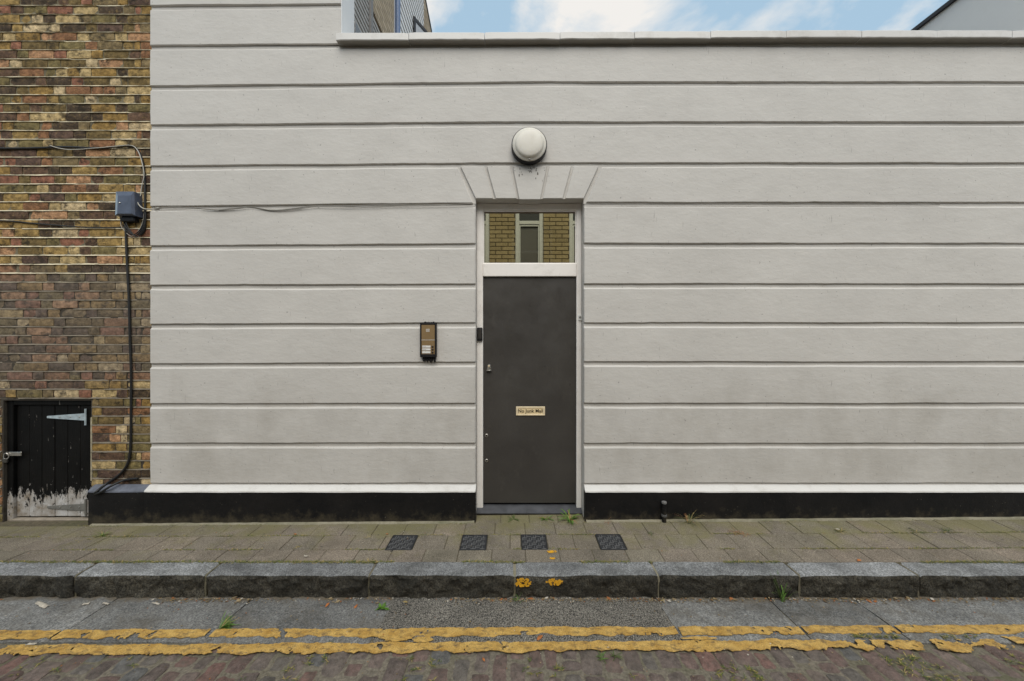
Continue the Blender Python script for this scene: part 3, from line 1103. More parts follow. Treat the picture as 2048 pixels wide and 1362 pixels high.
# covers let into the pavement
for gx, lab in GRATES:
    zc = z_pav(gx, 2.97)
    sl = math.atan((z_wall(gx) - Z_KB) / (Y_PL - Y_KB))
    t = thing('pavement_cover', lab, 'access cover', (gx, (GY0 + GY1) / 2, zc), 'square covers let into the pavement')
    base = Matrix.Translation((gx, (GY0 + GY1) / 2, zc)) @ Matrix.Rotation(sl, 4, 'X')
    if 'cover_plate' not in pv:
        h, d = GW / 2, (GY1 - GY0) / 2
        pv['cover_plate'] = MB().cbox(-h + .006, h - .006, -d + .006, d - .006, -0.03, 0.0015, 0.002).mesh('plate', RUBBER)
        fr = MB()
        fr.box(-h, h, -d, -d + .005, -.03, .003).box(-h, h, d - .005, d, -.03, .003).box(-h, -h + .005, -d + .0051, d - .0051, -.03, .003).box(h - .005, h, -d + .0051, d - .0051, -.03, .003)
        pv['cover_frame'] = fr.mesh('frame', RUBBER)
        # raised basket-weave ribs
        rb = MB(); n = 5; s = (2 * h - .024) / n; q = (2 * d - .024) / n
        for i in range(n):
            for j in range(n):
                cx, cy = -h + .012 + s * (i + .5), -d + .012 + q * (j + .5)
                if (i + j) % 2 == 0:
                    rb.box(cx - s * .5, cx + s * .5, cy - q * .5 - .0022, cy - q * .5 + .0022, 0.0, .0042)
                    rb.box(cx - .002, cx + .002, cy - q * .44, cy + q * .44, 0.0, .0038)
                else:
                    rb.box(cx - s * .5 - .0022, cx - s * .5 + .0022, cy - q * .44, cy + q * .44, 0.0, .0040)
                    rb.box(cx - s * .44, cx + s * .44, cy - .002, cy + .002, 0.0, .0037)
        pv['cover_rib'] = rb.mesh('raised_grid', RUBBER_R)
    for nm, key in (('plate', 'cover_plate'), ('frame', 'cover_frame'), ('raised_grid', 'cover_rib')):
        link(nm, pv[key], t, base)

# ------------------------------------------------------------------ the rendered wall
wall = thing('rendered_wall', 'long warm grey rendered wall with horizontal grooves and a grey door', 'wall', (0.15, YW + 0.13, 0.0))
P_OUT = 0.018                       # how far a course stands out of the groove
YC = YW + P_OUT                     # groove back plane
YB = YW + 0.27                      # rear of the wall
XL, XR = wx(299), 6.2
X_UP = wx(682)                      # end of the raised part
OX0, OX1 = wx(951), wx(1168)        # door opening
OZ = 2.828                          # soffit of the opening
Z_COP = wz(89)

core = MB()
core.box(XL + 0.002, X_UP - 0.002, YC, YB, Z_COP, 5.9)
core.box(XL + 0.002, OX0, YC, YB, -0.25, OZ)
core.box(OX1, XR, YC, YB, -0.25, OZ)
core.box(XL + 0.002, XR, YC, YB, OZ, Z_COP + 0.03)
core.build('wall_body', PAINT, wall)
# white painted return of the raised part
MB().cbox(X_UP - 0.0025, X_UP + 0.004, YW + 0.004, YB + 0.004, 4.19, 5.9, 0.002).build('white_return', WHITE_WALL, wall)

LY = [-150, -70, 10, 90, 171, 249, 331, 412, 491, 570, 648, 727, 807, 886, 966]
RY = [-156, -76, 4, 84, 163, 243, 325, 404, 486, 567, 645, 723, 806, 886, 966]


def zline(i, x):
    t = min(1.0, max(0.0, (x - XL) / (0.1 - XL)))
    return wz(LY[i] + (RY[i] - LY[i]) * t)


GROOVE = 0.033


def course(i, x0, x1, e0=None, e1=None, rough_left=False):
    """one run of render between two grooves; e0/e1 give a slanted end (x top, x bottom)"""
    st = 0.035
    n = max(4, int((x1 - x0) / st))
    ts = [0.0, 0.008 / (x1 - x0)] + [k / n for k in range(1, n)] + [1 - 0.008 / (x1 - x0), 1.0]
    rows = 8
    vs, fs = [], []
    sd = i * 3.7
    for k, t in enumerate(ts):
        xm = x0 + (x1 - x0) * t
        zt = zline(i, xm) - GROOVE + 0.0045 * N(xm, sd, 0, 1.6) + 0.0022 * N(xm, sd, 4, 9) - 0.005 * max(0.0, N(xm, sd, 12, 6) - 0.35)
        zb = zline(i + 1, xm) + 0.0045 * N(xm, sd + 9, 0, 1.6) + 0.0022 * N(xm, sd, 7, 10) + 0.006 * max(0.0, N(xm, sd, 15, 7) - 0.35)
        endk = 0.007 if k in (0, len(ts) - 1) else 0.0
        pr = [(YC + 0.002, zb), (YW + 0.004 + endk, zb), (YW + endk, zb + 0.004)]
        for r in range(1, rows):
            z = zb + 0.004 + (zt - 0.018 - zb - 0.004) * r / rows
            pr.append((YW + endk, z))
        pr += [(YW + endk, zt - 0.015), (YW + 0.010 + endk, zt - 0.003), (YC + 0.002, zt + 0.001)]
        for (yy, zz) in pr:
            xx = xm
            u = (zz - zb) / (zt - zb)
            if e0: xx += (1 - t) * ((e0[1] + (e0[0] - e0[1]) * u) - x0) * max(0.0, 1 - (xm - x0) / 0.25)
            if e1: xx += t * ((e1[1] + (e1[0] - e1[1]) * u) - x1) * max(0.0, 1 - (x1 - xm) / 0.25)
            if rough_left and k == 0: xx += 0.004 * N(xx, sd, zz, 16) + 0.003 * N(xx, sd, zz, 50)
            if endk: xx += 0.0025 * N(k, sd, zz, 30)
            d = 0.0 if yy >= YC else 0.0035 * N(xx, sd, zz, 1.6) + 0.0016 * N(xx, sd, zz, 6)
            vs.append((xx, yy + d, zz))
    m = len(pr)
    for k in range(len(ts) - 1):
        for r in range(m - 1):
            a = k * m + r
            fs.append((a, a + 1, a + m + 1, a + m))
    fs.append(tuple(range(m))); fs.append(tuple(reversed(range((len(ts) - 1) * m, len(ts) * m))))
    return MB().add(vs, fs).build('render_course', PAINT, wall, 24)


for i in range(len(LY) - 1):
    if i <= 2:
        course(i, XL, X_UP - 0.002, rough_left=True)
    elif i <= 5:
        course(i, XL, XR, rough_left=True)
    elif i == 6:
        course(i, XL, wx(930), None, (wx(915), wx(946)), rough_left=True)
        course(i, wx(1187), XR, (wx(1204), wx(1173)), None)
    else:
        course(i, XL, OX0, rough_left=True)
        course(i, OX1, XR)

# flat arch over the door: joints (top x, bottom x) in the groove pattern
VJ = [(918.5, 949), (971, 989), (1023, 1036), (1096, 1083), (1145, 1128), (1199.5, 1170)]
for k in range(5):
    hw = 2.6
    zt = zline(6, wx(1060)) - GROOVE
    zb = OZ - 0.002 if k != 2 else OZ - 0.012
    a, b = VJ[k], VJ[k + 1]
    poly = [(wx(a[1] + hw), zb), (wx(b[1] - hw), zb), (wx(b[0] - hw), zt), (wx(a[0] + hw), zt)]
    MB().prism(poly, YW - (0.002 if k == 2 else 0.0), YC + 0.01 if k != 2 else YW + 0.11, 0, 0.004).build('voussoir', PAINT, wall)

# coping, one stone after another
cxs = [X_UP - 0.02]
while cxs[-1] < XR:
    cxs.append(cxs[-1] + (0.62 if len(cxs) == 1 else 0.648) + rnd.uniform(-0.01, 0.01))
for a, b in zip(cxs[:-1], cxs[1:]):
    j = rnd.uniform(-0.003, 0.003)
    zl = CZ + (681 - 80) * (YW - 0.057) / FPX + min(1.0, (a - X_UP) / 4.0) * 0.022 + rnd.uniform(-0.002, 0.002)
    n = 12; vs = []; fs = []
    y0 = YW - 0.057 + j
    for i in range(n + 1):
        xx = a + 0.002 + (b - a - 0.004) * i / n
        wob = 0.0025 * N(xx, 3, 0, 14) + (0.006 * max(0, N(xx, 8, 0, 9)))
        e = 0.004 if i in (0, n) else 0
        pr = [(YB + 0.05, zl), (y0 + 0.006, zl + wob), (y0 + e, zl + 0.006 + wob), (y0 + e, zl + 0.060), (y0 + 0.008, zl + 0.068 - e), (YB + 0.05, zl + 0.085)]
        vs += [(xx, p, q) for (p, q) in pr]
    for i in range(n):
        for k in range(6):
            k2 = (k + 1) % 6
            fs.append((i * 6 + k, i * 6 + k2, (i + 1) * 6 + k2, (i + 1) * 6 + k))
    fs.append((0, 1, 2, 3, 4, 5)); fs.append(tuple(reversed(range(n * 6, n * 6 + 6))))
    cs = MB().add(vs, fs); cs.m = [1 if (q[0] % 6 == 0 and len(q) == 4 and q[1] % 6 == 1) else 0 for q in cs.f]; cs.build('coping_stone', [CAPPING, SOFFIT_SHADE], wall, 30)

# plinths with their white weathered tops
ZP0, ZP1 = wz(985) + 0.009, wz(971)
ZPF = CZ + (681 - 985) * Y_PL / FPX


def plinth(x0, x1, name='plinth', capm=CAPPING, par=None):
    n = int((x1 - x0) / 0.04); vs, fs = [], []
    vs2, fs2 = [], []
    for i in range(n + 1):
        xx = x0 + (x1 - x0) * i / n
        e = 0.004 if i in (0, n) else 0
        zf = ZPF + 0.003 * N(xx, 1, 0, 3) + 0.0015 * N(xx, 1, 0, 15)
        col = [(YC, zf)]
        for k in range(7):
            z = zf - (zf + 0.22) * k / 6
            col.append((Y_PL + e + 0.003 * N(xx, 4, z, 4) + 0.0015 * N(xx, 4, z, 16), z))
        col.append((YC, -0.22))
        vs += [(xx, p, q) for (p, q) in col]
        wob = 0.003 * N(xx, 6, 0, 5)
        vs2 += [(xx, YC, zf + 0.001), (xx, Y_PL - 0.003 + e, zf + 0.001 + wob * 0.3), (xx, Y_PL + e, zf + 0.012 + wob), (xx, YW + 0.002, ZP1 + 0.004 + wob), (xx, YC, ZP1 + 0.005)]
    m = 9
    for i in range(n):
        for k in range(m):
            k2 = (k + 1) % m
            fs.append((i * m + k, i * m + k2, (i + 1) * m + k2, (i + 1) * m + k))
        for k in range(5):
            k2 = (k + 1) % 5
            fs2.append((i * 5 + k, i * 5 + k2, (i + 1) * 5 + k2, (i + 1) * 5 + k))
    fs.append(tuple(range(m))); fs.append(tuple(reversed(range(n * m, n * m + m))))
    fs2.append(tuple(range(5))); fs2.append(tuple(reversed(range(n * 5, n * 5 + 5))))
    p = MB().add(vs, fs).build(name, BLACKP, par or wall, 40)
    MB().add(vs2, fs2).build('capping', capm, p, 35)
    return p


plinth(XL - 0.002, OX0 + 0.004)
plinth(OX1 + 0.002, XR)

# ------------------------------------------------------------------ door, frame and fanlight
YF = YW + 0.117                       # front of the door frame
YD = YF + 0.018                       # face of the door leaf


def fx(px, Y=YF): return (px - 1024) * Y / FPX
def fz(py, Y=YF): return CZ + (681 - py) * Y / FPX


JL, JR = fx(966), fx(1153)
frame = MB()
frame.cbox(OX0 + 0.001, JL, YF, YF + 0.09, 0.045, OZ - 0.001, 0.004)
frame.cbox(JR, OX1 - 0.001, YF, YF + 0.09, 0.045, OZ - 0.001, 0.004)
frame.cbox(JL - 0.001, JR + 0.001, YF + 0.001, YF + 0.088, fz(420), OZ - 0.002, 0.004)
frame.cbox(JL - 0.001, JR + 0.001, YF - 0.006, YF + 0.088, fz(553), fz(527), 0.005)
fr_o = frame.build('door_frame', WHITE, wall)
bead = MB()
gz0, gz1 = fz(527), fz(420)
bead.box(JL, JL + 0.009, YF + 0.012, YF + 0.03, gz0, gz1).box(JR - 0.009, JR, YF + 0.012, YF + 0.03, gz0, gz1)
bead.box(JL + 0.0095, JR - 0.0095, YF + 0.012, YF + 0.03, gz0, gz0 + 0.009).box(JL + 0.0095, JR - 0.0095, YF + 0.012, YF + 0.03, gz1 - 0.011, gz1)
bead.build('glazing_bead', WHITE, fr_o)
MB().box(JL + 0.002, JR - 0.002, YF + 0.031, YF + 0.035, gz0 + 0.001, gz1 - 0.001).build('fanlight_pane', GLASS, fr_o)
# slim brown gasket at the head of the pane
MB().box(JL + 0.01, JR - 0.01, YF + 0.0245, YF + 0.0302, gz1 - 0.022, gz1 - 0.0112).build('gasket', plain('brown_gasket', (0.16, 0.11, 0.07), 0.6), fr_o)

zd0, zd1 = fz(1006, YD), fz(553.5, YD) - 0.003
leaf = MB().cbox(JL + 0.003, JR - 0.003, YD, YD + 0.044, zd0, zd1, 0.003).build('door', DOOR, wall)
leaf['label'] = 'charcoal grey flush door'
MB().box(JL + 0.001, JR - 0.001, YD + 0.0445, YD + 0.06, 0.03, zd1 + 0.004).build('dark_door_stop', DARKVOID, wall)
# door hardware
cx, cz = at(978, 733, YD)
lk = MB()
lk.lathe([(0.0165, 0.0), (0.0165, 0.008), (0.013, 0.012), (0.0125, 0.012)], (cx, YD, cz + 0.004), 20)
lk.cbox(cx - 0.0165, cx + 0.0165, YD - 0.008, YD, cz - 0.03, cz + 0.002, 0.002)
lk.cbox(cx - 0.022, cx + 0.022, YD - 0.024, YD, cz - 0.040, cz - 0.030, 0.002)
lock = lk.build('lock', STEEL, leaf, 40)
MB().lathe([(0.0085, 0.0), (0.0085, 0.0145), (0.007, 0.0155)], (cx, YD, cz + 0.004), 16).build('key_cylinder', BRASS, leaf, 40)
MB().box(cx - 0.0012, cx + 0.0012, YD - 0.0165, YD - 0.014, cz - 0.001, cz + 0.009).build('keyhole', INK, leaf)
for py in (871, 921):
    bx, bz = at(973, py, YD)
    MB().lathe([(0.015, 0.0), (0.015, 0.003), (0.011, 0.005), (0.0105, 0.0022)], (bx, YD, bz), 20).build('bolt_ring', STEEL, leaf, 40)
    MB().lathe([(0.0075, 0.0), (0.0075, 0.0045), (0.005, 0.0055)], (bx, YD, bz), 14).build('bolt_head', INK, leaf, 40)
lx0, lz0 = at(1032, 831, YD); lx1, lz1 = at(1090, 813, YD)
lp = MB()
fw = 0.020; fh = 0.015
lp.cbox(lx0, lx1, YD - 0.009, YD, lz1 - fh, lz1, 0.003).cbox(lx0, lx1, YD - 0.009, YD, lz0, lz0 + fh, 0.003)
lp.cbox(lx0, lx0 + fw, YD - 0.0085, YD, lz0 + fh - 0.002, lz1 - fh + 0.002, 0.002).cbox(lx1 - fw, lx1, YD - 0.0085, YD, lz0 + fh - 0.002, lz1 - fh + 0.002, 0.002)
lp.build('letter_plate', BRASS, leaf)
MB().cbox(lx0 + fw - 0.001, lx1 - fw + 0.001, YD - 0.006, YD, lz0 + fh - 0.001, lz1 - fh + 0.001, 0.002).build('letter_flap', BRASS_IN, leaf)


def text_mesh(s, size, mat, name, loc, parent, bold=0.0, align='CENTER'):
    cu = bpy.data.curves.new('lettering', 'FONT')
    cu.body = s; cu.size = size; cu.extrude = 0.0004; cu.align_x = align; cu.align_y = 'CENTER'; cu.offset = bold; cu.space_character = 1.02
    tmp = bpy.data.objects.new('lettering_tmp', cu)
    COL.objects.link(tmp)
    dg = bpy.context.evaluated_depsgraph_get(); dg.update()
    me = bpy.data.meshes.new_from_object(tmp.evaluated_get(dg))
    bpy.data.objects.remove(tmp, do_unlink=True)
    me.materials.clear(); me.materials.append(mat)
    b = Matrix.Translation(loc) @ Matrix.Rotation(R(90), 4, 'X')
    return link(name, me, parent, b)


text_mesh('No Junk Mail', 0.043, INK, 'lettering', ((lx0 + lx1) / 2, YD - 0.0072, (lz0 + lz1) / 2 + 0.001), leaf, 0.0005)

# sill and step
sill = MB()
vs = []
for xx in (OX0 + 0.002, OX1 - 0.002):
    vs += [(xx, YF - 0.050, 0.028), (xx, YF - 0.050, 0.036), (xx, YF + 0.03, 0.078), (xx, YF + 0.10, 0.078), (xx, YF + 0.10, 0.028)]
sill.add(vs, [(0, 1, 2, 3, 4), (9, 8, 7, 6, 5)] + [(k, (k + 1) % 5, 5 + (k + 1) % 5, 5 + k) for k in range(5)])
sill.build('door_sill', SLATEGREY, wall)
MB().cbox(OX0 + 0.002, OX1 - 0.002, YF - 0.040, YF + 0.10, -0.15, 0.027, 0.003).build('step', BLACKP, wall)

# ------------------------------------------------------------------ things fixed to the wall
# round bulkhead lamp
lx, lz = wx(1058), wz(296)
lamp = thing('bulkhead_lamp', 'round frosted bulkhead lamp with black base above the door', 'wall lamp', (lx, YW, lz - 0.154))
MB().lathe([(0.150, -0.004), (0.1535, 0.004), (0.1535, 0.055), (0.150, 0.062), (0.140, 0.063)], (lx, YW, lz), 64).build('base', DARKPL, lamp, 35)
MB().lathe([(0.146, 0.050), (0.1455, 0.064), (0.143, 0.069), (0.128, 0.074), (0.124, 0.076), (0.121, 0.086), (0.116, 0.094), (0.104, 0.099), (0.07, 0.103), (0.03, 0.1045)], (lx, YW, lz), 64).build('diffuser', LENS, lamp, 50)
sc = MB().lathe([(0.0085, 0.066), (0.0085, 0.078), (0.006, 0.080)], (lx, YW, lz - 0.134), 14).build('screw', STEEL, lamp, 40)
MB().box(lx - 0.0065, lx + 0.0065, YW - 0.0812, YW - 0.0795, lz - 0.1349, lz - 0.1331).build('screw_slot', INK, sc)

# dark drips on the keystone below the lamp
mb = MB(); rr = random.Random(31)
for k in range(26):
    sx = wx(1058) + rr.gauss(0, 0.075); sz = zline(6, 0.15) - GROOVE - 0.012 - abs(rr.gauss(0, 0.045)); w_ = rr.uniform(0.0012, 0.004); h_ = rr.uniform(0.002, 0.010)
    mb.box(sx - w_, sx + w_, YW - 0.0032, YW - 0.0019, sz - h_, sz + h_)
mb.build('grime_spots', plain('dark_grime', (0.11, 0.10, 0.085), 0.9), wall)['kind'] = 'stuff'

# door entry panel
ix0, ix1 = wx(842), wx(875); iz0, iz1 = wz(714), wz(646)
ic = thing('intercom', 'bronze door entry panel with three call buttons left of the door', 'intercom', ((ix0 + ix1) / 2, YW, iz0))
yi = YW - 0.040
ix1 -= 0.004
hb = MB().cbox(ix0, ix1, yi + 0.006, YW + 0.004, iz0, iz1, 0.005)
bz = 0.013
hb.cbox(ix0, ix0 + bz, yi, yi + 0.014, iz0, iz1, 0.003).cbox(ix1 - bz, ix1, yi, yi + 0.014, iz0, iz1, 0.003)
hb.cbox(ix0 + bz - .002, ix1 - bz + .002, yi + .0006, yi + 0.014, iz1 - 0.018, iz1 - .0006, 0.003).cbox(ix0 + bz - .002, ix1 - bz + .002, yi + .0006, yi + 0.014, iz0 + .0006, iz0 + 0.026, 0.003)
hb.build('housing', DARKPL, ic)
px0, px1 = ix0 + bz, ix1 - bz
pz0, pz1 = iz0 + 0.026, iz1 - 0.018
zm = pz0 + (pz1 - pz0) * 0.485
MB().cbox(px0, px1, yi + 0.003, yi + 0.010, zm + 0.0015, pz1, 0.001).build('speaker_plate', BRONZE, ic)
MB().cbox(px0, px1, yi + 0.003, yi + 0.010, pz0, zm - 0.0015, 0.001).build('button_plate', BRONZE, ic)
MB().box(px0, px1, yi + 0.0018, yi + 0.009, zm - 0.0014, zm + 0.0014).build('trim_strip', CARD, ic)
pm = (px0 + px1) / 2
for k in range(3):
    MB().cbox(pm - 0.016 - 0.003, pm + 0.016 - 0.003, yi + 0.0015, yi + 0.006, pz1 - 0.040 - k * 0.009, pz1 - 0.036 - k * 0.009, 0.0006).build('speaker_slot', CARD, ic)
    zc_ = zm - 0.058 - k * 0.0245
    cd = MB().cbox(px0 + 0.006, px1 - 0.036, yi + 0.001, yi + 0.006, zc_ - 0.0088, zc_ + 0.0088, 0.0012).build('name_card', CARD, ic)
    MB().lathe([(0.0085, 0.0), (0.0085, 0.006), (0.006, 0.0075)], (px1 - 0.018, yi + 0.004, zc_), 14).build('call_button', BUTTON, ic, 40)
    if k < 2:
        mk = MB()
        for q in range(4):
            mk.box(px0 + 0.011 + q * 0.008, px0 + 0.016 + q * 0.008, yi + 0.0003, yi + 0.0012, zc_ - 0.0012, zc_ + 0.0015)
        mk.build('handwriting', INK, cd)
# crumbling black sealant above and below the panel
for nm, zz0, n, wd, dn in (('sealant', iz1, 12, 0.085, 1), ('sealant', iz0, 34, 0.105, -1)):
    mb = MB(); rr = random.Random(n)
    for k in range(n):
        cx_ = (ix0 + ix1) / 2 + rr.uniform(-wd / 2, wd / 2); hh = rr.uniform(0.004, 0.012 if dn > 0 else 0.05)
        zc_ = zz0 + dn * hh / 2
        bm = bmesh.new(); bmesh.ops.create_icosphere(bm, subdivisions=1, radius=1)
        for v in bm.verts:
            v.co = Vector((cx_ + v.co.x * rr.uniform(.007, .013), YW - 0.006 + v.co.y * 0.010, zc_ + v.co.z * (hh * 0.6)))
        mb.addbm(bm)
    mb.build(nm, DARKPL, ic)

# small black reader on the left jamb
a0, b0 = at(954, 682, YF - 0.02); a1, b1 = at(965, 655, YF - 0.02)
rd = thing('entry_reader', 'small black plastic reader on the left door jamb', 'reader', ((a0 + a1) / 2, YF, b0))
MB().cbox(a0, a1, YF - 0.024, YF + 0.001, b0, b1, 0.006, 2).build('case', DARKPL, rd, 40)
MB().cbox(a0 + 0.008, a1 - 0.008, YF - 0.0255, YF - 0.022, b0 + 0.02, b1 - 0.02, 0.001).build('face', INK, rd)
# doorbell on the right jamb
a0, b0 = at(1156.5, 641, YF); a1, b1 = at(1163, 630, YF)
bl = thing('doorbell', 'tiny white bell push on the right door jamb', 'doorbell', ((a0 + a1) / 2, YF, b0))
MB().cbox(a0, a1, YF - 0.012, YF + 0.001, b0, b1, 0.003).build('case', CARD, bl)
MB().lathe([(0.0105, 0.0), (0.0105, 0.015), (0.009, 0.0165)], ((a0 + a1) / 2, YF, (b0 + b1) / 2 + 0.004), 16).build('button', STEEL, bl, 40)

# vent pipe by the plinth
vx, _ = at(1328, 1000, Y_PL - 0.022)
zt_ = fz(1005, Y_PL - 0.022)
zg = z_wall(vx)
vp = thing('stub_pipe', 'short black capped pipe standing against the plinth', 'pipe', (vx, Y_PL - 0.024, zg))
MB().tube([(vx, Y_PL - 0.024, zg - 0.02), (vx, Y_PL - 0.024, zt_)], 0.018, 14).build('pipe', BLACKP, vp, 40)
MB().lathe([(0.021, -0.006), (0.021, 0.008), (0.014, 0.012)], (vx, Y_PL - 0.024, zt_), 16, 0, 'Z').build('cap', plain('dusty_pipe_cap', (0.16, 0.155, 0.15), 0.6), vp, 40)
MB().lathe([(0.022, 0.0), (0.0235, 0.004), (0.0235, 0.016), (0.022, 0.02)], (vx, Y_PL - 0.024, zg + 0.045), 16, 0, 'Z').build('collar', plain('dusty_pipe_collar', (0.09, 0.088, 0.085), 0.6), vp, 40)


# ------------------------------------------------------------------ brick house on the left
YBK = YW + 0.020
bh = thing('brick_house', 'old soot stained stock brick house front with a black coal hatch', 'house', (-4.5, YBK + 0.2, -0.05))
XB1 = XL + 0.004
HX0, HX1 = at(5, 900, YBK)[0], at(181, 900, YBK)[0]
HZ0, HZ1 = at(0, 1046, YBK)[1], at(0, 801, YBK)[1]
PXL = at(175, 1000, Y_PL)[0]
body = MB()
body.box(-8.0, HX0, YBK + 0.006, YBK + 0.3, -0.25, 5.9)
body.box(HX1, XB1 + 0.02, YBK + 0.006, YBK + 0.3, -0.25, 5.9)
body.box(HX0, HX1, YBK + 0.006, YBK + 0.3, HZ1, 5.9)
body.box(HX0, HX1, YBK + 0.006, YBK + 0.3, -0.25, HZ0)
body.box(HX0 - 0.01, HX1 + 0.01, YBK + 0.11, YBK + 0.28, HZ0, HZ1 + 0.01)
body.build('wall_body', MORTAR, bh)


def brick_verts(w, h, seed, nx, nz):
    vs, fs = [], []
    for j in range(nz + 1):
        for i in range(nx + 1):
            u, v = i / nx, j / nz
            xx, zz = (u - 0.5) * w, (v - 0.5) * h
            edge = (i in (0, nx)) or (j in (0, nz))
            yy = (0.003 if edge else 0.0) + 0.0040 * N(xx, seed, zz, 26) + 0.0020 * N(xx, seed, zz, 60)
            if i in (0, nx) and j in (0, nz): xx *= 0.99; zz *= 0.975; yy += 0.002
            if edge:
                xx += 0.0030 * N(xx, seed + 3, zz, 40); zz += 0.0028 * N(xx, seed + 5, zz, 40)
            vs.append((xx, yy, zz))
    for j in range(nz):
        for i in range(nx):
            a = j * (nx + 1) + i
            fs.append((a, a + 1, a + nx + 2, a + nx + 1))
    loop = [i for i in range(nx + 1)] + [j * (nx + 1) + nx for j in range(1, nz + 1)] + [nz * (nx + 1) + i for i in range(nx - 1, -1, -1)] + [j * (nx + 1) for j in range(nz - 1, 0, -1)]
    b = len(vs); n = len(loop)
    for q in loop: vs.append((vs[q][0], 0.02, vs[q][2]))
    for k in range(n): fs.append((loop[(k + 1) % n], b + (k + 1) % n, b + k, loop[k]))
    return vs, fs


BH_, PITCH = 0.0690, 0.0788
st_data = [brick_verts(0.215, BH_, 2.3 * k, 6, 3) for k in range(18)]
hd_data = [brick_verts(0.1025, BH_, 70 + 2.3 * k, 3, 3) for k in range(12)]
st_mesh = [MB().add(*d).mesh('brick', BRICK, 45) for d in st_data]
hd_mesh = [MB().add(*d).mesh('brick', BRICK, 45) for d in hd_data]
cand, rest = [], []
z0 = -0.03
nc = int((5.8 - z0) / PITCH)
jr = random.Random(5)
VX0 = -1024 / FPX * YBK
for c in range(nc):
    zc_ = z0 + (c + 0.5) * PITCH
    xx = XB1 + 0.004
    flip = c % 2
    k = 0
    if flip: xx -= 0.0
    seq_h = (c % 2 == 1)
    if seq_h:      # a closer beside the corner header
        pass
    while xx > -7.9:
        hd = seq_h
        w = 0.105 if hd else 0.2225
        if k == 1 and c % 2 == 1: w = 0.056; hd = True
        w += jr.uniform(-0.008, 0.008)
        if jr.random() < 0.10: hd = not hd; w = 0.105 if hd else 0.2225
        xc = xx - w / 2
        xl_, xr_ = xc - w / 2, xx
        tilt = -0.004 * (xc + 3.2) * 0
        keep = True
        if zc_ - BH_ / 2 < HZ1 + 0.005 and xl_ < HX1 + 0.001 and xr_ > HX0 - 0.001:
            # trim against the hatch
            if xr_ > HX1 + 0.035 and xl_ < HX1: xl_ = HX1 + 0.006
            elif xl_ < HX0 - 0.035 and xr_ > HX0: xr_ = HX0 - 0.006
            else: keep = False
        if zc_ < ZPF + 0.03 and xr_ > PXL - 0.02: keep = False
        if keep:
            ww = xr_ - xl_ - 0.008
            item = ((xl_ + xr_) / 2, zc_ + jr.uniform(-0.002, 0.002), ww, hd or ww < 0.13, jr.uniform(-0.012, 0.012), jr.uniform(-0.004, 0.003), jr.randrange(1000))
            vis = max(0.0, min(xr_, XL) - max(xl_, VX0 - 0.05)) if zc_ < 4.66 else 0
            (cand if vis > 0.02 else rest).append((vis * 1.0, item))
        xx -= w
        seq_h = not seq_h
        k += 1
cand.sort(key=lambda q: -q[0])
rest += cand[300:]
for vis, (xc, zc_, ww, hd, rot, dep, sid) in cand[:300]:
    me = hd_mesh[sid % 12] if hd else st_mesh[sid % 18]
    b = Matrix.Translation((xc, YBK + dep, zc_)) @ Matrix.Rotation(rot, 4, 'Y') @ Matrix.Diagonal((ww / (0.1025 if hd else 0.215), 1, 1, 1))
    link('brick', me, bh, b)
mb = MB()
for vis, (xc, zc_, ww, hd, rot, dep, sid) in rest:
    d = hd_data[sid % 12] if hd else st_data[sid % 18]
    s = ww / (0.1025 if hd else 0.215)
    mb.add([(xc + p[0] * s, YBK + dep + p[1], zc_ + p[2] + rot * p[0]) for p in d[0]], d[1])
o = mb.build('brickwork', BRICK_S, bh, 45)
o['kind'] = 'stuff'
# weather-struck bed joints: slope out to a lip at the bottom
mb = MB()
for c in range(nc + 1):
    zj = z0 + c * PITCH
    x0_, x1_ = -7.9, XB1 - 0.002
    segs = [(x0_, x1_)]
    if HZ0 - 0.02 < zj < HZ1 + 0.002: segs = [(x0_, HX0 - 0.012), (HX1 + 0.010, x1_)]
    if zj < ZPF + 0.02: segs = [(x0_, PXL - 0.02)] if zj < HZ0 else [(x0_, HX0 - 0.012)]
    for (sa, sb) in segs:
        n = max(3, int((sb - sa) / 0.018)); vs, fs = [], []
        for i in range(n + 1):
            xx = sa + (sb - sa) * i / n
            w_ = 0.0070 + 0.0022 * N(xx, c * 1.7, 0, 9) + 0.0018 * N(xx, c * 1.7, 3, 30)
            gone = N(xx, c * 2.9, 5, 3.3)
            up = zj > 2.1
            lip = (0.0025 if up else 0.006) + (0.008 if gone > 0.42 else 0.0) + 0.002 * N(xx, c, 8, 25)
            zz = zj + 0.0025 * N(xx, c * 3.1, 0, 2.5)
            vs += [(xx, YBK + 0.012, zz + w_), (xx, YBK + 0.0065 + 0.0015, zz + w_), (xx, YBK - 0.0085 + lip, zz - w_), (xx, YBK + 0.012, zz - w_)]
        for i in range(n):
            for k in range(3):
                a = i * 4 + k; fs.append((a, a + 4, a + 5, a + 1))
        mb.add(vs, fs)
o = mb.build('bed_joints', POINTING, bh, 60)
o['kind'] = 'stuff'

# plinth of the brick house, its top painted blue grey
p_ = plinth(PXL, XL - 0.003, 'plinth', PLINTHBLUE, bh)

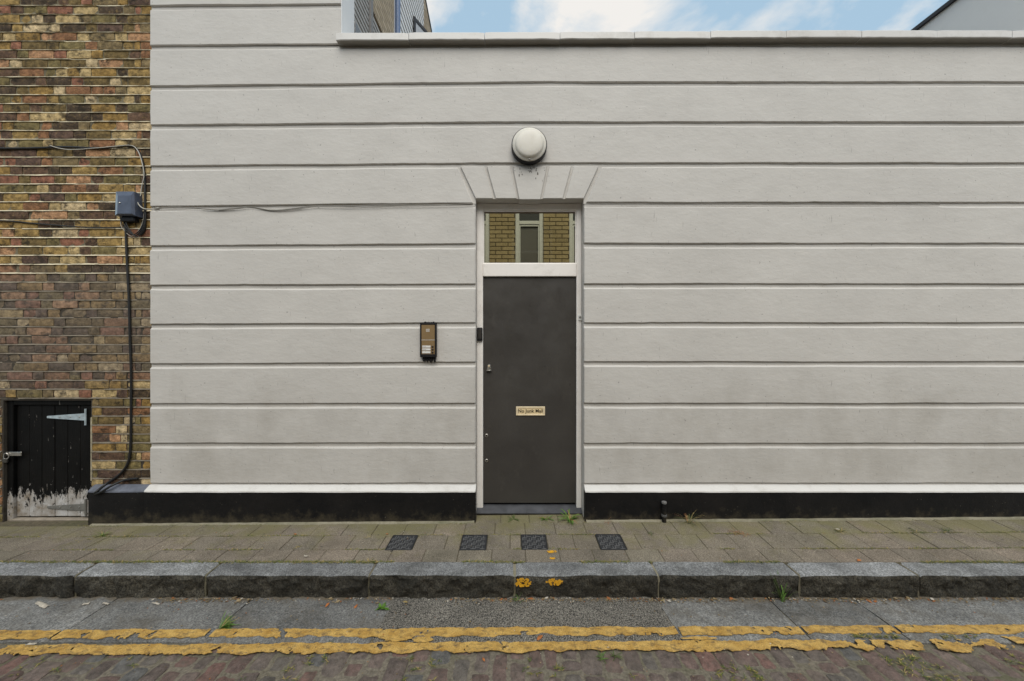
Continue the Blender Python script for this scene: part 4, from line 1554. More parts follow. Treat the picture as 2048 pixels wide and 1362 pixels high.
# coal hatch
YH = YBK + 0.050
hatch = MB()
hatch.cbox(HX0 + 0.001, HX0 + 0.055, YH - 0.022, YH + 0.05, HZ0 + 0.001, HZ1 - 0.001, 0.004)
hatch.cbox(HX1 - 0.028, HX1 - 0.001, YH - 0.022, YH + 0.05, HZ0 + 0.001, HZ1 - 0.001, 0.004)
hatch.cbox(HX0 + 0.054, HX1 - 0.027, YH - 0.020, YH + 0.05, HZ1 - 0.045, HZ1 - 0.001, 0.004)
hf = hatch.build('hatch_frame', HATCH, bh)
MB().cbox(HX0 + 0.030, HX1 - 0.010, YH - 0.030, YH + 0.05, HZ0 + 0.002, HZ0 + 0.022, 0.004).build('hatch_threshold', BARETIMBER, bh)
hd_ = MB().box(HX0 + 0.058, HX1 - 0.031, YH + 0.022, YH + 0.04, HZ0 + 0.03, HZ1 - 0.05).build('hatch_door', DARKVOID, bh)
hd_['label'] = 'black plank hatch door with white paint showing at the bottom'
n = 6; xa, xb = HX0 + 0.060, HX1 - 0.033
for k in range(n):
    w = (xb - xa) / n
    MB().cbox(xa + k * w + 0.0015, xa + (k + 1) * w - 0.0015, YH + rnd.uniform(-0.002, 0.002), YH + 0.021, HZ0 + 0.034 + rnd.uniform(0, .004), HZ1 - 0.048, 0.003).build('plank', HATCH, hd_)


def strap_hinge(py, mat, nm):
    hx0, hz = at(96, py, YH); hx1 = at(172, py, YH)[0]
    vs = [(hx0, hz - 0.008), (hx1, hz - 0.030), (hx1, hz + 0.034), (hx0, hz + 0.010)]
    o = MB().prism(vs, YH - 0.010, YH - 0.0005, 0, 0.002).build(nm, mat, hd_)
    return o, hx0, hx1, hz


for py, mt, nm in ((834, ZINC, 'strap_hinge'), (1014, plain('grey_painted_hinge', (0.17, 0.165, 0.15), 0.6, var=0.3), 'strap_hinge')):
    o, hx0, hx1, hz = strap_hinge(py, mt, nm)
    MB().tube([(hx1 + 0.008, YH - 0.010, hz - 0.07), (hx1 + 0.008, YH - 0.010, hz + 0.075)], 0.008, 10).build('hinge_barrel', mt, hd_, 40)
    for q in (0.35, 0.62, 0.86):
        MB().lathe([(0.006, 0.0), (0.006, 0.002), (0.003, 0.004)], (hx0 + (hx1 - hx0) * q, YH - 0.010, hz + 0.003), 10).build('hinge_screw', STEEL, hd_, 40)
MB().cbox(HX1 + 0.0005, HX1 + 0.012, YBK - 0.003, YBK + 0.03, 0.34, HZ1 - 0.15, 0.003).build('mortar_fillet', POINT2, bh)
# hasp, staple and padlock
hx0, hz = at(13, 906, YH); hx1 = at(51, 906, YH)[0]
MB().cbox(hx0, hx1, YH - 0.031, YH - 0.023, hz - 0.018, hz + 0.018, 0.003).build('hasp', STEEL, hd_)
MB().tube([(hx0 + 0.05 + 0.018 * math.cos(a), YH - 0.036 - 0.008 * math.sin(a * 0.5), hz - 0.018 + 0.028 * math.sin(a)) for a in [k * 6.283 / 14 for k in range(15)]], 0.0035, 8).build('padlock_ring', STEEL, hd_, 40)
MB().cbox(hx0 + 0.020, hx0 + 0.062, YH - 0.048, YH - 0.030, hz - 0.075, hz - 0.035, 0.005).build('padlock', plain('dull_padlock', (0.10, 0.095, 0.085), 0.4, 0.6), hd_)

# ------------------------------------------------------------------ cables and junction box
YJ = YBK


def spline(pts, per=8):
    pts = [Vector(p) for p in pts]
    out = []
    P_ = [pts[0]] + pts + [pts[-1]]
    for i in range(1, len(P_) - 2):
        p0, p1, p2, p3 = P_[i - 1], P_[i], P_[i + 1], P_[i + 2]
        for k in range(per):
            t = k / per
            out.append(0.5 * ((2 * p1) + (-p0 + p2) * t + (2 * p0 - 5 * p1 + 4 * p2 - p3) * t * t + (-p0 + 3 * p1 - 3 * p2 + p3) * t ** 3))
    out.append(pts[-1])
    return out


def cable(name, label, pix, r, mat, Y, wob=0.0, per=8, cat='cable', group=None):
    pts = []
    for q in pix:
        yy = Y if len(q) == 2 else q[2]
        a, b = at(q[0], q[1], yy)
        pts.append((a, yy, b))
    sp = spline(pts, per)
    if wob:
        sp = [p + Vector((0, 0, wob * N(p.x, 3, p.z, 5) + wob * 0.5 * N(p.x, 5, p.z, 14))) for p in sp]
    o = MB().tube(sp, r, 8).build(name, mat, None, 60)
    return tag(o, label, cat, group)


yb_ = YBK - 0.010
cable('cable', 'black cable clipped across the brick wall above the junction box', [(-260, 300), (-60, 297), (60, 296), (130, 294), (200, 296), (245, 292), (268, 294), (281, 310), (288, 340), (290, 380), (290, 420), (289, 458), (280, 470)], 0.0085, BLACKCABLE, yb_, 0.003)
cable('cable', 'thin white cable dropping from the black cable beside the junction box', [(100, 291), (120, 297), (150, 299), (225, 293), (262, 291), (276, 303), (284, 325), (288, 350), (283, 375), (281, 392)], 0.0032, WHITECABLE, yb_ - 0.012, 0.003)
cable('cable', 'thin dark cable sagging across the brick wall below the junction box', [(-260, 430), (0, 441), (60, 446), (120, 451), (180, 455), (245, 455)], 0.0055, BLACKCABLE, yb_, 0.002)
cable('cable', 'thick black cable running down the brick wall and curling at the plinth', [(252, 434), (252, 470), (254, 520), (258, 600), (260, 680), (262, 740), (262, 820), (261, 890), (256, 925), (240, 948), (215, 966), (194, 982, Y_PL - 0.012), (190, 987, Y_PL - 0.014), (202, 984, Y_PL - 0.014), (222, 972, Y_PL), (246, 961), (262, 958), (276, 957)], 0.0095, BLACKCABLE, yb_ - 0.002, 0.002)
for k, (dx_, r_) in enumerate(((0, 0.004), (5, 0.0045), (-3, 0.0022), (9, 0.004))):
    cable('cable', ['innermost cable loop hanging under the junction box', 'outer dark cable loop hanging under the junction box', 'shortest pale cable loop under the junction box', 'widest dark cable loop under the junction box'][k],
          [(240 + k * 4, 430), (244 + dx_, 448), (256 + dx_, 464 + k), (268 + dx_ * 0.8, 469 + k * 1.5), (281 + dx_ * 0.6, 458), (287 + dx_ * 0.4, 442), (289 + dx_ * .3, 425)], r_, WHITECABLE if k == 2 else BLACKCABLE, yb_ - 0.006 - (k if k != 2 else -0.3) * 0.006, group='cable loops under the junction box')
cable('cable', 'white cable looping from the junction box to the wall groove', [(266, 392, yb_ - 0.02), (272, 398, yb_ - 0.03), (278, 410, yb_ - 0.03), (287, 417, yb_ - 0.025), (299, 418.5, YW - 0.006), (308, 417, YW + 0.006), (318, 415.5, YW + 0.008)], 0.0045, WHITECABLE, yb_)
pix = [(308, 417.5), (345, 414.5), (390, 416.5), (430, 419.5), (465, 417), (495, 414), (525, 418.5), (560, 419.5), (595, 416), (625, 412.5), (690, 412.5), (750, 410.5), (850, 410.5), (946, 409)]
cable('cable', 'painted grey cable lying in the groove left of the door', pix, 0.0045, GREYCABLE, YW - 0.005, 0.001)
cable('cable', 'thinner second cable sagging beside the painted grey one in the left groove', [(385, 415, YW - 0.004), (410, 418), (445, 420), (480, 417), (500, 413.5), (540, 420), (575, 420), (610, 416), (640, 413), (720, 414), (800, 412), (870, 411), (940, 408), (951, 409, YW + 0.02)], 0.003, GREYCABLE, YW - 0.010, 0.002)
pix = [(1166, 409, YW + 0.02), (1174, 408)] + [(1190 + k * 30, 408.5 + 1.4 * N(k * .8, 5, 0, 1)) for k in range(24)]
cable('cable', 'thin grey cable lying in the groove right of the door', pix, 0.0034, GREYCABLE, YW - 0.003, 0.001)

jx0, jz0 = at(231, 431, YJ - 0.07); jx1, jz1 = at(268, 383, YJ - 0.07)
jb = thing('junction_box', 'slate blue plastic cable box on the brick wall', 'junction box', ((jx0 + jx1) / 2, YJ, jz0))
# tapered hood: back wider than front, lower end broader than the top
bx = [(jx0 - 0.004, jz0), (jx1 + 0.010, jz0), (jx1 + 0.002, jz1), (jx0 + 0.004, jz1)]
fx_ = [(jx0 + 0.030, jz0 + 0.012), (jx1 - 0.006, jz0 + 0.012), (jx1 - 0.014, jz1 - 0.040), (jx0 + 0.034, jz1 - 0.040)]
vs = [(p[0], YJ + 0.004, p[1]) for p in bx] + [(p[0], YJ - 0.070, p[1]) for p in bx] + [(p[0], YJ - 0.085, p[1]) for p in fx_]
mb = MB(); mb.add(vs, [(3, 2, 1, 0), (8, 9, 10, 11)] + [(k, (k + 1) % 4, 4 + (k + 1) % 4, 4 + k) for k in range(4)] + [(4 + k, 4 + (k + 1) % 4, 8 + (k + 1) % 4, 8 + k) for k in range(3)])
hood = mb.build('hood', BOXPL, jb)
MB().add([vs[7], vs[4], vs[8], vs[11], (vs[7][0] + .003, vs[7][1] + .004, vs[7][2]), (vs[4][0] + .003, vs[4][1] + .004, vs[4][2]), (vs[8][0] + .002, vs[8][1] + .004, vs[8][2]), (vs[11][0] + .002, vs[11][1] + .004, vs[11][2])],
         [(0, 1, 2, 3), (7, 6, 5, 4), (0, 4, 5, 1), (1, 5, 6, 2), (2, 6, 7, 3), (3, 7, 4, 0)]).build('lit_side', BOXEDGE, jb)
MB().lathe([(0.007, 0.0), (0.007, 0.004), (0.004, 0.006)], (jx0 + 0.052, YJ - 0.084, (jz0 + jz1) / 2), 12).build('screw', STEEL, jb, 40)
MB().cbox(jx0 + 0.02, jx1 - 0.02, YJ - 0.05, YJ + 0.002, jz0 - 0.045, jz0 - 0.002, 0.008).build('cable_gland', DARKPL, jb)

# ------------------------------------------------------------------ buildings behind the wall
XF = -2.07                       # flank plane


def yf(px): return -XF * FPX / (1024 - px)


rear = thing('tall_rear_house', 'tall house behind the wall with white weatherboards, slats and brick', 'house', (XF - 1.5, 7.3, -0.2))
yA, yB1, yC1, yD1, yE = yf(708), yf(740), yf(788), yf(848), yf(862)
ZT = 11.2


def ztop(y): return 9.49 + (yE - y) * 0.30


bd = MB()
vs = [(XF - 3.0, yA, -0.26), (XF - 3.0, yE, -0.26), (XF - 3.0, yE, ztop(yE) - 0.02), (XF - 3.0, yA, ztop(yA) - 0.02)] + [(XF - 0.05, yA, -0.26), (XF - 0.05, yE, -0.26), (XF - 0.05, yE, ztop(yE) - 0.02), (XF - 0.05, yA, ztop(yA) - 0.02)]
bd.add(vs, [(0, 1, 2, 3), (7, 6, 5, 4), (0, 4, 5, 1), (1, 5, 6, 2), (2, 6, 7, 3), (3, 7, 4, 0)])
bd.build('wall_body', DARKVOID, rear)


def flank_panel(y0, y1, z0_, z1f, mat, name, t0=0.05, t1=0.0):
    za, zb = z1f(y0), z1f(y1)
    vs = [(XF - t0, y0, z0_), (XF - t0, y1, z0_), (XF - t0, y1, zb), (XF - t0, y0, za), (XF - t1, y0, z0_), (XF - t1, y1, z0_), (XF - t1, y1, zb), (XF - t1, y0, za)]
    return MB().add(vs, [(0, 1, 2, 3), (7, 6, 5, 4), (0, 4, 5, 1), (1, 5, 6, 2), (2, 6, 7, 3), (3, 7, 4, 0)]).build(name, mat, rear)


flank_panel(yf(745), yC1, 6.5, lambda y: ztop(y) - 0.03, FARBRICK, 'brick_panel')
flank_panel(yD1, yE, 6.0, ztop, FARBRICK, 'brick_panel', 0.05, -0.004)
# roof edge
vs = []
for y in (yA - 0.1, yE + 0.04):
    vs += [(XF - 3.0, y, ztop(y) - 0.01), (XF + 0.02, y, ztop(y) - 0.01), (XF + 0.02, y, ztop(y) + 0.05), (XF - 3.0, y, ztop(y) + 0.05)]
MB().add(vs, [(0, 1, 2, 3), (7, 6, 5, 4), (0, 4, 5, 1), (1, 5, 6, 2), (2, 6, 7, 3), (3, 7, 4, 0)]).build('roof', LEAD, rear)
# grey slats
me = MB().box(XF - 0.03, XF, 0, 1, -0.026, 0.026).mesh('slat', SLATM)
zz = 5.0
while zz < 8.9:
    b = Matrix.Translation((0, yA, zz)) @ Matrix.Diagonal((1, yB1 - yA - 0.05, 1, 1)); link('slat', me, rear, b)
    if zz < 6.46:
        b = Matrix.Translation((0, yB1 + 0.07, zz)) @ Matrix.Diagonal((1, yC1 - yB1 - 0.09, 1, 1)); link('slat', me, rear, b)
    zz += 0.082
MB().box(XF - 0.03, XF + 0.03, yB1 - 0.03, yB1 + 0.05, 0.0, 9.9).build('post', plain('grey_post', (0.22, 0.21, 0.20), 0.6), rear)
w_ = MB().box(XF - 0.02, XF + 0.012, yf(709), yf(725), 5.0, 5.78).build('window', DARKGLASS, rear)
# downpipe
MB().tube([(XF + 0.05, yf(790), -0.2), (XF + 0.05, yf(790), 10.0)], 0.045, 12).build('downpipe', PIPEBLUE, rear, 40)
MB().box(XF - 0.049, XF + 0.004, yC1 + 0.001, yC1 + 0.07, 5.0, 10.2).build('corner_board', BOARDWHITE, rear)
# weatherboards, each lapping the one below
zz = 6.3
yb0, yb1 = yC1 + 0.075, yD1 - 0.004
while zz < 10.3:
    zt2 = ztop(yb1) - 0.02 if False else None
    y_hi = yb1 if zz + 0.16 < ztop(yb1) else max(yb0 + 0.1, yE - (zz + 0.16 - 9.49) / 0.30)
    if zz + 0.16 < ztop(yb0):
        vs = []
        for y in (yb0, y_hi):
            vs += [(XF - 0.049, y, zz), (XF + 0.004, y, zz), (XF - 0.006, y, zz + 0.114), (XF - 0.049, y, zz + 0.114)]
        MB().add(vs, [(0, 1, 2, 3), (7, 6, 5, 4), (0, 4, 5, 1), (1, 5, 6, 2), (2, 6, 7, 3), (3, 7, 4, 0)]).build('weatherboard', BOARDWHITE, rear)
    zz += 0.14
# small casement standing open
p0 = Vector((XF + 0.012, yf(826), 0)); p1 = Vector((XF + 0.20, yf(826) + 0.40, 0))
d = (p1 - p0)
nrm = Vector((d.y, -d.x, 0)).normalized() * 0.02
cf = MB()


def sash_bar(u0, u1, za, zb, off=0.0, k=1.0, mbx=None):
    a, b = p0 + d * u0, p0 + d * u1
    q = [a - nrm * k, b - nrm * k, b + nrm * k, a + nrm * k]
    vs = [(v.x, v.y, za) for v in q] + [(v.x, v.y, zb) for v in q]
    mbx.add(vs, [(3, 2, 1, 0), (4, 5, 6, 7), (0, 1, 5, 4), (1, 2, 6, 5), (2, 3, 7, 6), (3, 0, 4, 7)])


sash_bar(0, 0.12, 7.6, 8.36, mbx=cf); sash_bar(0.88, 1, 7.6, 8.36, mbx=cf); sash_bar(0.12, 0.88, 8.29, 8.36, mbx=cf); sash_bar(0.12, 0.88, 7.6, 7.67, mbx=cf)
cw = cf.build('open_casement', LEAD, rear)
pn = MB(); sash_bar(0.12, 0.88, 7.67, 8.29, k=0.3, mbx=pn); pn.build('pane', plain('pale_reflecting_pane', (0.45, 0.47, 0.50), 0.15, bump=0.0), cw)
MB().box(XF - 0.03, XF + 0.008, yf(826), yf(826) + 0.42, 7.55, 8.40).build('window', DARKGLASS, rear)

# neighbour on the right
XN = 5.02
ye = XN * FPX / (1827 - 1024)
ztn = CZ + (681 - 62) * ye / FPX
nb = thing('neighbour_house', 'pale grey rendered neighbouring house with dark roof edge, top right', 'house', (XN + 1.8, 6.0, -0.25))
MB().box(XN, XN + 3.5, YB + 0.06, 8.5, -0.255, ztn - 0.03).build('wall', FLANK, nb)
MB().box(XN - 0.035, XN + 3.54, YB + 0.04, 8.54, ztn - 0.031, ztn + 0.012).build('roof_edge', LEAD, nb)

# yard house seen through the fanlight
YY = 6.90
yh = thing('yard_house', 'yellow brick house with white windows seen through the glass above the door', 'house', (1.3, YY + 1.2, -0.25))
WINX = [(-1.882 + 0.98 * k - 0.02, -1.882 + 0.98 * k + 0.494) for k in range(7)]
wz0, wz1 = 1.9, 4.25
yb_mb = MB()
edges = [-2.0] + [q for w2 in WINX for q in w2] + [4.86]
for k in range(0, len(edges), 2):
    if edges[k + 1] > edges[k]: yb_mb.box(edges[k], edges[k + 1], YY + 0.004, YY + 2.4, wz0, wz1)
yb_mb.box(-2.0, 4.86, YY + 0.004, YY + 2.4, -0.255, wz0).box(-2.0, 4.86, YY + 0.004, YY + 2.4, wz1, 5.2)
yb_mb.build('wall', YMORTAR, yh)
for (a, b) in WINX:
    f_ = MB(); t_ = 0.075
    f_.cbox(a, a + t_, YY + 0.03, YY + 0.10, wz0, wz1, 0.008).cbox(b - t_, b, YY + 0.03, YY + 0.10, wz0, wz1, 0.008)
    f_.cbox(a + t_ - .001, b - t_ + .001, YY + 0.032, YY + 0.10, 3.70, 3.765, 0.006).cbox(a + t_ - .001, b - t_ + .001, YY + 0.032, YY + 0.10, wz0, wz0 + t_, 0.006).cbox(a + t_ - .001, b - t_ + .001, YY + 0.032, YY + 0.10, wz1 - t_, wz1, 0.006)
    # inner sash
    f_.cbox(a + t_, a + t_ + 0.022, YY + 0.045, YY + 0.10, wz0 + t_, 3.70, 0.004).cbox(b - t_ - 0.022, b - t_, YY + 0.045, YY + 0.10, wz0 + t_, 3.70, 0.004).cbox(a + t_ + .0215, b - t_ - .0215, YY + 0.046, YY + 0.10, 3.665, 3.70, 0.004)
    win = f_.build('window', UPVC, yh)
    MB().box(a + t_ - .001, b - t_ + .001, YY + 0.08, YY + 0.09, 3.765, wz1 - t_).build('upper_pane', DARKGLASS, win)
    MB().box(a + t_ + .02, b - t_ - .02, YY + 0.082, YY + 0.09, wz0 + t_, 3.666).build('lower_pane', BLIND, win)
ybm = {}
for k in range(1, 5):
    a, b = WINX[k - 1][1], WINX[k][0]
    c = 0
    zc_ = 2.5
    while zc_ < wz1 - 0.04:
        segs = [(0.0, 0.104), (0.117, 0.329), (0.342, b - a)] if c % 2 else [(0.0, 0.217), (0.230, 0.446), (0.459, b - a)]
        for (s0, s1) in segs:
            s1 = min(s1, b - a)
            if s1 - s0 < 0.01: continue
            key = round(s1 - s0, 3)
            if key not in ybm: ybm[key] = MB().cbox(-key / 2, key / 2, -0.006, 0.02, -0.0315, 0.0315, 0.003).mesh('brick', YBRICK)
            link('brick', ybm[key], yh, Matrix.Translation((a + (s0 + s1) / 2, YY, zc_)))
        zc_ += 0.075; c += 1


# unseen house added across the street, behind the viewer, to shade the lower wall
YO = -4.2
oh = thing('added_opposite_house', 'unseen brick house added across the street to shade the grey wall', 'house', (0, YO - 2, -0.25))
ob = MB()
ow = [(-7.2 + 2.4 * k, -6.0 + 2.4 * k) for k in range(7)]
for (za, zb) in ((0.75, 2.2), (3.5, 4.9)):
    pass
ed = [-9.0] + [q for w2 in ow for q in w2] + [9.0]
lev = [-0.255, 0.75, 2.2, 3.5, 4.9, 5.9]
for k in range(5):
    if k in (1, 3):
        for q in range(0, len(ed), 2): ob.box(ed[q], ed[q + 1], YO - 4, YO, lev[k], lev[k + 1])
    else: ob.box(-9, 9, YO - 4, YO, lev[k], lev[k + 1])
ob.build('wall', plain('opposite_stock_brick', (0.26, 0.20, 0.12), 0.9, var=0.3, scale=9), oh)
for (a, b) in ow:
    for (za, zb) in ((0.75, 2.2), (3.5, 4.9)):
        f_ = MB().box(a, a + .07, YO - .12, YO - .05, za, zb).box(b - .07, b, YO - .12, YO - .05, za, zb)
        f_.box(a + .07, b - .07, YO - .12, YO - .05, za, za + .07).box(a + .07, b - .07, YO - .12, YO - .05, zb - .07, zb).box(a + .07, b - .07, YO - .12, YO - .05, (za + zb) / 2 - .03, (za + zb) / 2 + .03)
        w_ = f_.build('window', UPVC, oh)
        MB().box(a + .01, b - .01, YO - .15, YO - .122, za + .01, zb - .01).build('pane', DARKGLASS, w_)

# ------------------------------------------------------------------ weeds and litter
def blade(mb, p, ang, ln, wd, lift, curl, seg=4, mi=0, dent=0.0):
    """a bent tapering leaf"""
    vs, fs = [], []
    d = Vector((math.cos(ang), math.sin(ang), 0)); s = Vector((-d.y, d.x, 0))
    for k in range(seg + 1):
        t = k / seg
        up = ln * (lift * t - curl * t * t)
        c = Vector(p) + d * ln * t * (1 - 0.25 * lift) + Vector((0, 0, max(up, -0.0 + 0.001)))
        w = wd * (0.35 + 1.3 * t) * (1 - t ** 2.2) + wd * 0.05
        if dent and k % 2: w *= 1 - dent
        vs += [c - s * w / 2 + Vector((0, 0, 0.12 * w)), c + s * w / 2 + Vector((0, 0, 0.12 * w))]
    for k in range(seg):
        fs.append((2 * k, 2 * k + 1, 2 * k + 3, 2 * k + 2))
    mb.add(vs, fs, mi)


def weed(loc, label, n, ln, wd, lift, curl, mats, seed, mixes=(1,), dirc=None, name='weed', group='weeds in the paving joints', dent=0.0):
    rr = random.Random(seed); mb = MB()
    tot = sum(mixes)
    for k in range(n):
        a = rr.uniform(0, 6.283) if dirc is None else dirc + rr.uniform(-1.1, 1.1)
        q = rr.random() * tot; mi = 0
        for i_, m_ in enumerate(mixes):
            if q < m_: mi = i_; break
            q -= m_
        p = (loc[0] + rr.uniform(-1, 1) * 0.012, loc[1] + rr.uniform(-1, 1) * 0.008, loc[2] - 0.003)
        blade(mb, p, a, 1.28 * ln * rr.uniform(0.5, 1.15), wd * rr.uniform(0.6, 1.2) * (0.35 if mi > 0 and len(mixes) > 1 and wd > 0.01 else 1), lift * rr.uniform(0.5, 1.3), curl * rr.uniform(0.6, 1.2), 5, mi, dent)
    o = mb.build(name, mats, None, 60)
    return tag(o, label, 'weed', group)


def pw(px, py, **k):
    X, Y = on_pav(px, py)
    return (X, Y, z_pav(X, Y))


def rw(px, py):
    X, Y = on_road(px, py)
    return (X, Y, Z_ROAD)


weed(pw(1138, 1041), 'bright green leafy weed with brown dead stalks at the doorstep corner', 30, 0.115, 0.020, 0.75, 0.55, [PLANTGREEN, PLANTRUST, PLANTDRY], 1, (6, 3, 2), dent=0.3)
weed(pw(1092, 1038), 'low green weed below the middle of the door sill', 18, 0.075, 0.014, 0.55, 0.4, [PLANTGREEN, PLANTRUST], 2, (4, 1), dent=0.3)
weed(pw(1026, 1038), 'flat dark green weed under the left part of the door sill', 18, 0.065, 0.011, 0.35, 0.3, [PLANTDULL, PLANTGREEN], 3, (3, 1), dent=0.3)
weed(pw(1378, 1046), 'wispy grass tuft half dried beside the stub pipe', 46, 0.125, 0.0035, 0.95, 0.55, [PLANTDULL, PLANTDRY, PLANTRUST], 4, (3, 4, 1))
weed(pw(1214, 1044), 'rust brown seedling at the foot of the plinth right of the door', 10, 0.045, 0.004, 0.8, 0.3, [PLANTRUST], 5)
weed(pw(204, 1072), 'grassy green tuft in the paving left of the covers', 40, 0.055, 0.004, 0.7, 0.5, [PLANTGREEN, PLANTDRY], 6, (3, 2))
weed(pw(186, 1078), 'dull moss green tuft beside the grassy tuft at left', 22, 0.04, 0.004, 0.5, 0.4, [PLANTDULL, PLANTDRY], 7, (3, 2))
weed(pw(150, 1084), 'small dark tuft near the coal hatch', 20, 0.04, 0.004, 0.5, 0.4, [PLANTDULL, PLANTDRY], 8, (2, 2))
weed(pw(252, 1073), 'thin yellow green tuft between two left pavers', 16, 0.04, 0.003, 0.6, 0.4, [PLANTDRY, PLANTDULL], 9, (2, 2))
weed(pw(466, 1092), 'pale green starry tuft left of the covers', 14, 0.03, 0.003, 0.5, 0.4, [PLANTDULL, PLANTDRY], 10, (2, 2))
weed(pw(738, 1075), 'yellow starry moss tuft beside the leftmost cover', 18, 0.032, 0.004, 0.4, 0.3, [PLANTDRY, PLANTDULL], 11, (3, 1))
weed(pw(595, 1093), 'small yellow tuft in the middle row of pavers at left', 16, 0.032, 0.004, 0.4, 0.3, [PLANTDRY, PLANTDULL], 12, (2, 1))
weed(pw(740, 1124), 'yellow green tuft at the kerb joint below the leftmost cover', 24, 0.045, 0.004, 0.4, 0.3, [PLANTDRY, PLANTDULL], 13, (2, 2))
weed(pw(1300, 1068), 'small green tuft right of the rightmost cover', 16, 0.035, 0.004, 0.6, 0.4, [PLANTDULL, PLANTDRY], 14, (3, 1))
weed(pw(1470, 1064), 'orange brown withered weed on the pavement right of the pipe', 26, 0.06, 0.0035, 0.35, 0.25, [PLANTRUST, PLANTDRY], 15, (3, 2))
weed(pw(1490, 1069), 'second smaller withered weed right of the pipe', 18, 0.045, 0.0035, 0.35, 0.25, [PLANTRUST, PLANTDRY], 16, (3, 2))
weed(pw(1680, 1063), 'straw and green tuft in the joint at right', 26, 0.05, 0.004, 0.5, 0.4, [PLANTDRY, PLANTDULL], 17, (2, 2))
weed(pw(1832, 1064), 'wide moss green tuft near the right end of the plinth', 34, 0.055, 0.004, 0.45, 0.35, [PLANTDULL, PLANTDRY], 18, (2, 2))
weed(pw(1896, 1063), 'spiky green tuft farthest right along the wall', 24, 0.055, 0.004, 0.7, 0.45, [PLANTDULL, PLANTDRY], 19, (3, 1))
weed(rw(1566, 1203), 'upright green weed growing against the kerb face', 22, 0.10, 0.009, 1.5, 0.5, [PLANTDULL, PLANTGREEN], 20, (2, 2), group='weeds along the gutter', dent=0.35)
weed(rw(440, 1258), 'bright green grass sprouting between two gutter slabs', 44, 0.085, 0.006, 0.75, 0.5, [PLANTGREEN, PLANTDRY], 21, (5, 1), dirc=0.9, group='weeds along the gutter')
weed(rw(764, 1216), 'small round leaved green weed at the end of a gutter slab', 20, 0.042, 0.018, 0.6, 0.35, [PLANTGREEN], 22, group='weeds along the gutter')
weed(rw(1036, 1203), 'tiny green weed at the kerb foot below the yellow dabs', 18, 0.045, 0.005, 0.9, 0.4, [PLANTDULL, PLANTGREEN], 23, (2, 1), group='weeds along the gutter')
weed(rw(656, 1291), 'dark green sprig between the yellow lines', 14, 0.03, 0.006, 0.4, 0.3, [PLANTDULL], 24, group='weeds among the setts')
weed(rw(1203, 1316), 'green sprig between red setts below the yellow line', 16, 0.04, 0.006, 0.5, 0.3, [PLANTDULL, PLANTGREEN], 25, (2, 1), group='weeds among the setts')
weed(rw(1232, 1312), 'second green sprig between red setts below the yellow line', 14, 0.035, 0.006, 0.5, 0.3, [PLANTDULL], 26, group='weeds among the setts')

# moss and grass fringe in the joints: nobody could count it
mb = MB(); rr = random.Random(77)


def fringe(x, y, z, n, ln):
    for _ in range(n):
        blade(mb, (x + rr.uniform(-.008, .008), y + rr.uniform(-.004, .004), z), rr.uniform(0, 6.28), ln * rr.uniform(.5, 1.2), 0.0050, rr.uniform(.2, .7), 0.3, 2, rr.choice((0, 0, 1, 1, 2)))


for (yj, dens, thr) in ((2.7215, 0.008, -0.12), (2.878, 0.010, 0.0), (3.077, 0.010, 0.0), (3.262, 0.016, 0.15)):
    xx = -4.6
    while xx < 4.6:
        k = N(xx, yj * 7, 0, 1.6) + 0.5 * N(xx, yj * 7, 3, 7) + 0.10 * (abs(xx) > 1.3)
        if yj > 3.2 and OX0 < xx < OX1: k = -1
        if yj > 2.8 and any(abs(xx - gx) < 0.1 for gx, _ in GRATES): k = -1
        if k > thr:
            fringe(xx, yj, z_pav(xx, yj) - 0.002, 3 if yj > 2.8 else 5, 0.022 if yj > 2.8 else 0.026)
        xx += dens
for _ in range(1000):      # joints between setts, mostly at the right
    xx = rr.uniform(0.6, 3.4) if rr.random() < 0.75 else rr.uniform(-3.3, 0.6)
    yy = rr.uniform(1.75, 2.10)
    if N(xx, yy, 9, 3) > 0.12: fringe(xx, yy, Z_ROAD - 0.004, 7, 0.030)
for _ in range(60):
    xx = rr.uniform(1.9, 3.3)
    if N(xx, 4, 9, 4) > 0.0: fringe(xx, 2.225 + rr.uniform(-.008, .008), Z_ROAD + .004, 7, 0.030)
o = mb.build('joint_moss', [PLANTDULL, plain('olive_moss', (0.190, 0.180, 0.040), 0.8, var=0.3), PLANTDRY], None)
tag(o, 'moss and fine grass growing along the paving joints', 'moss', kind='stuff')


def mat_litter():
    m = Mat('gutter_bits', 0.85, spec=0.2)
    m.color(m.ramp(m.island(), [(0.0, (0.26, 0.19, 0.10)), (0.3, (0.34, 0.26, 0.15)), (0.5, (0.14, 0.10, 0.06)), (0.68, (0.36, 0.14, 0.05)), (0.78, (0.55, 0.50, 0.42)), (0.88, (0.20, 0.15, 0.09))], 'CONSTANT'))
    return m.m


mb = MB()


def fleck(x, y, z, s):
    a = rr.uniform(0, 6.28); k = rr.randint(4, 6); el = rr.uniform(0.25, 0.9)
    top, bot = [], []
    for j in range(k):
        t = j * 6.283 / k; r_ = s * rr.uniform(0.7, 1.2)
        u, v = r_ * math.cos(t), r_ * el * math.sin(t)
        h = rr.uniform(0.001, 0.5 * s)
        top.append((x + u * math.cos(a) - v * math.sin(a), y + u * math.sin(a) + v * math.cos(a), z + h))
        bot.append((top[-1][0], top[-1][1], z + h - 0.0012))
    mb.add(top + bot, [tuple(range(k)), tuple(reversed(range(k, 2 * k)))] + [(k + j, k + (j + 1) % k, (j + 1) % k, j) for j in range(k)])


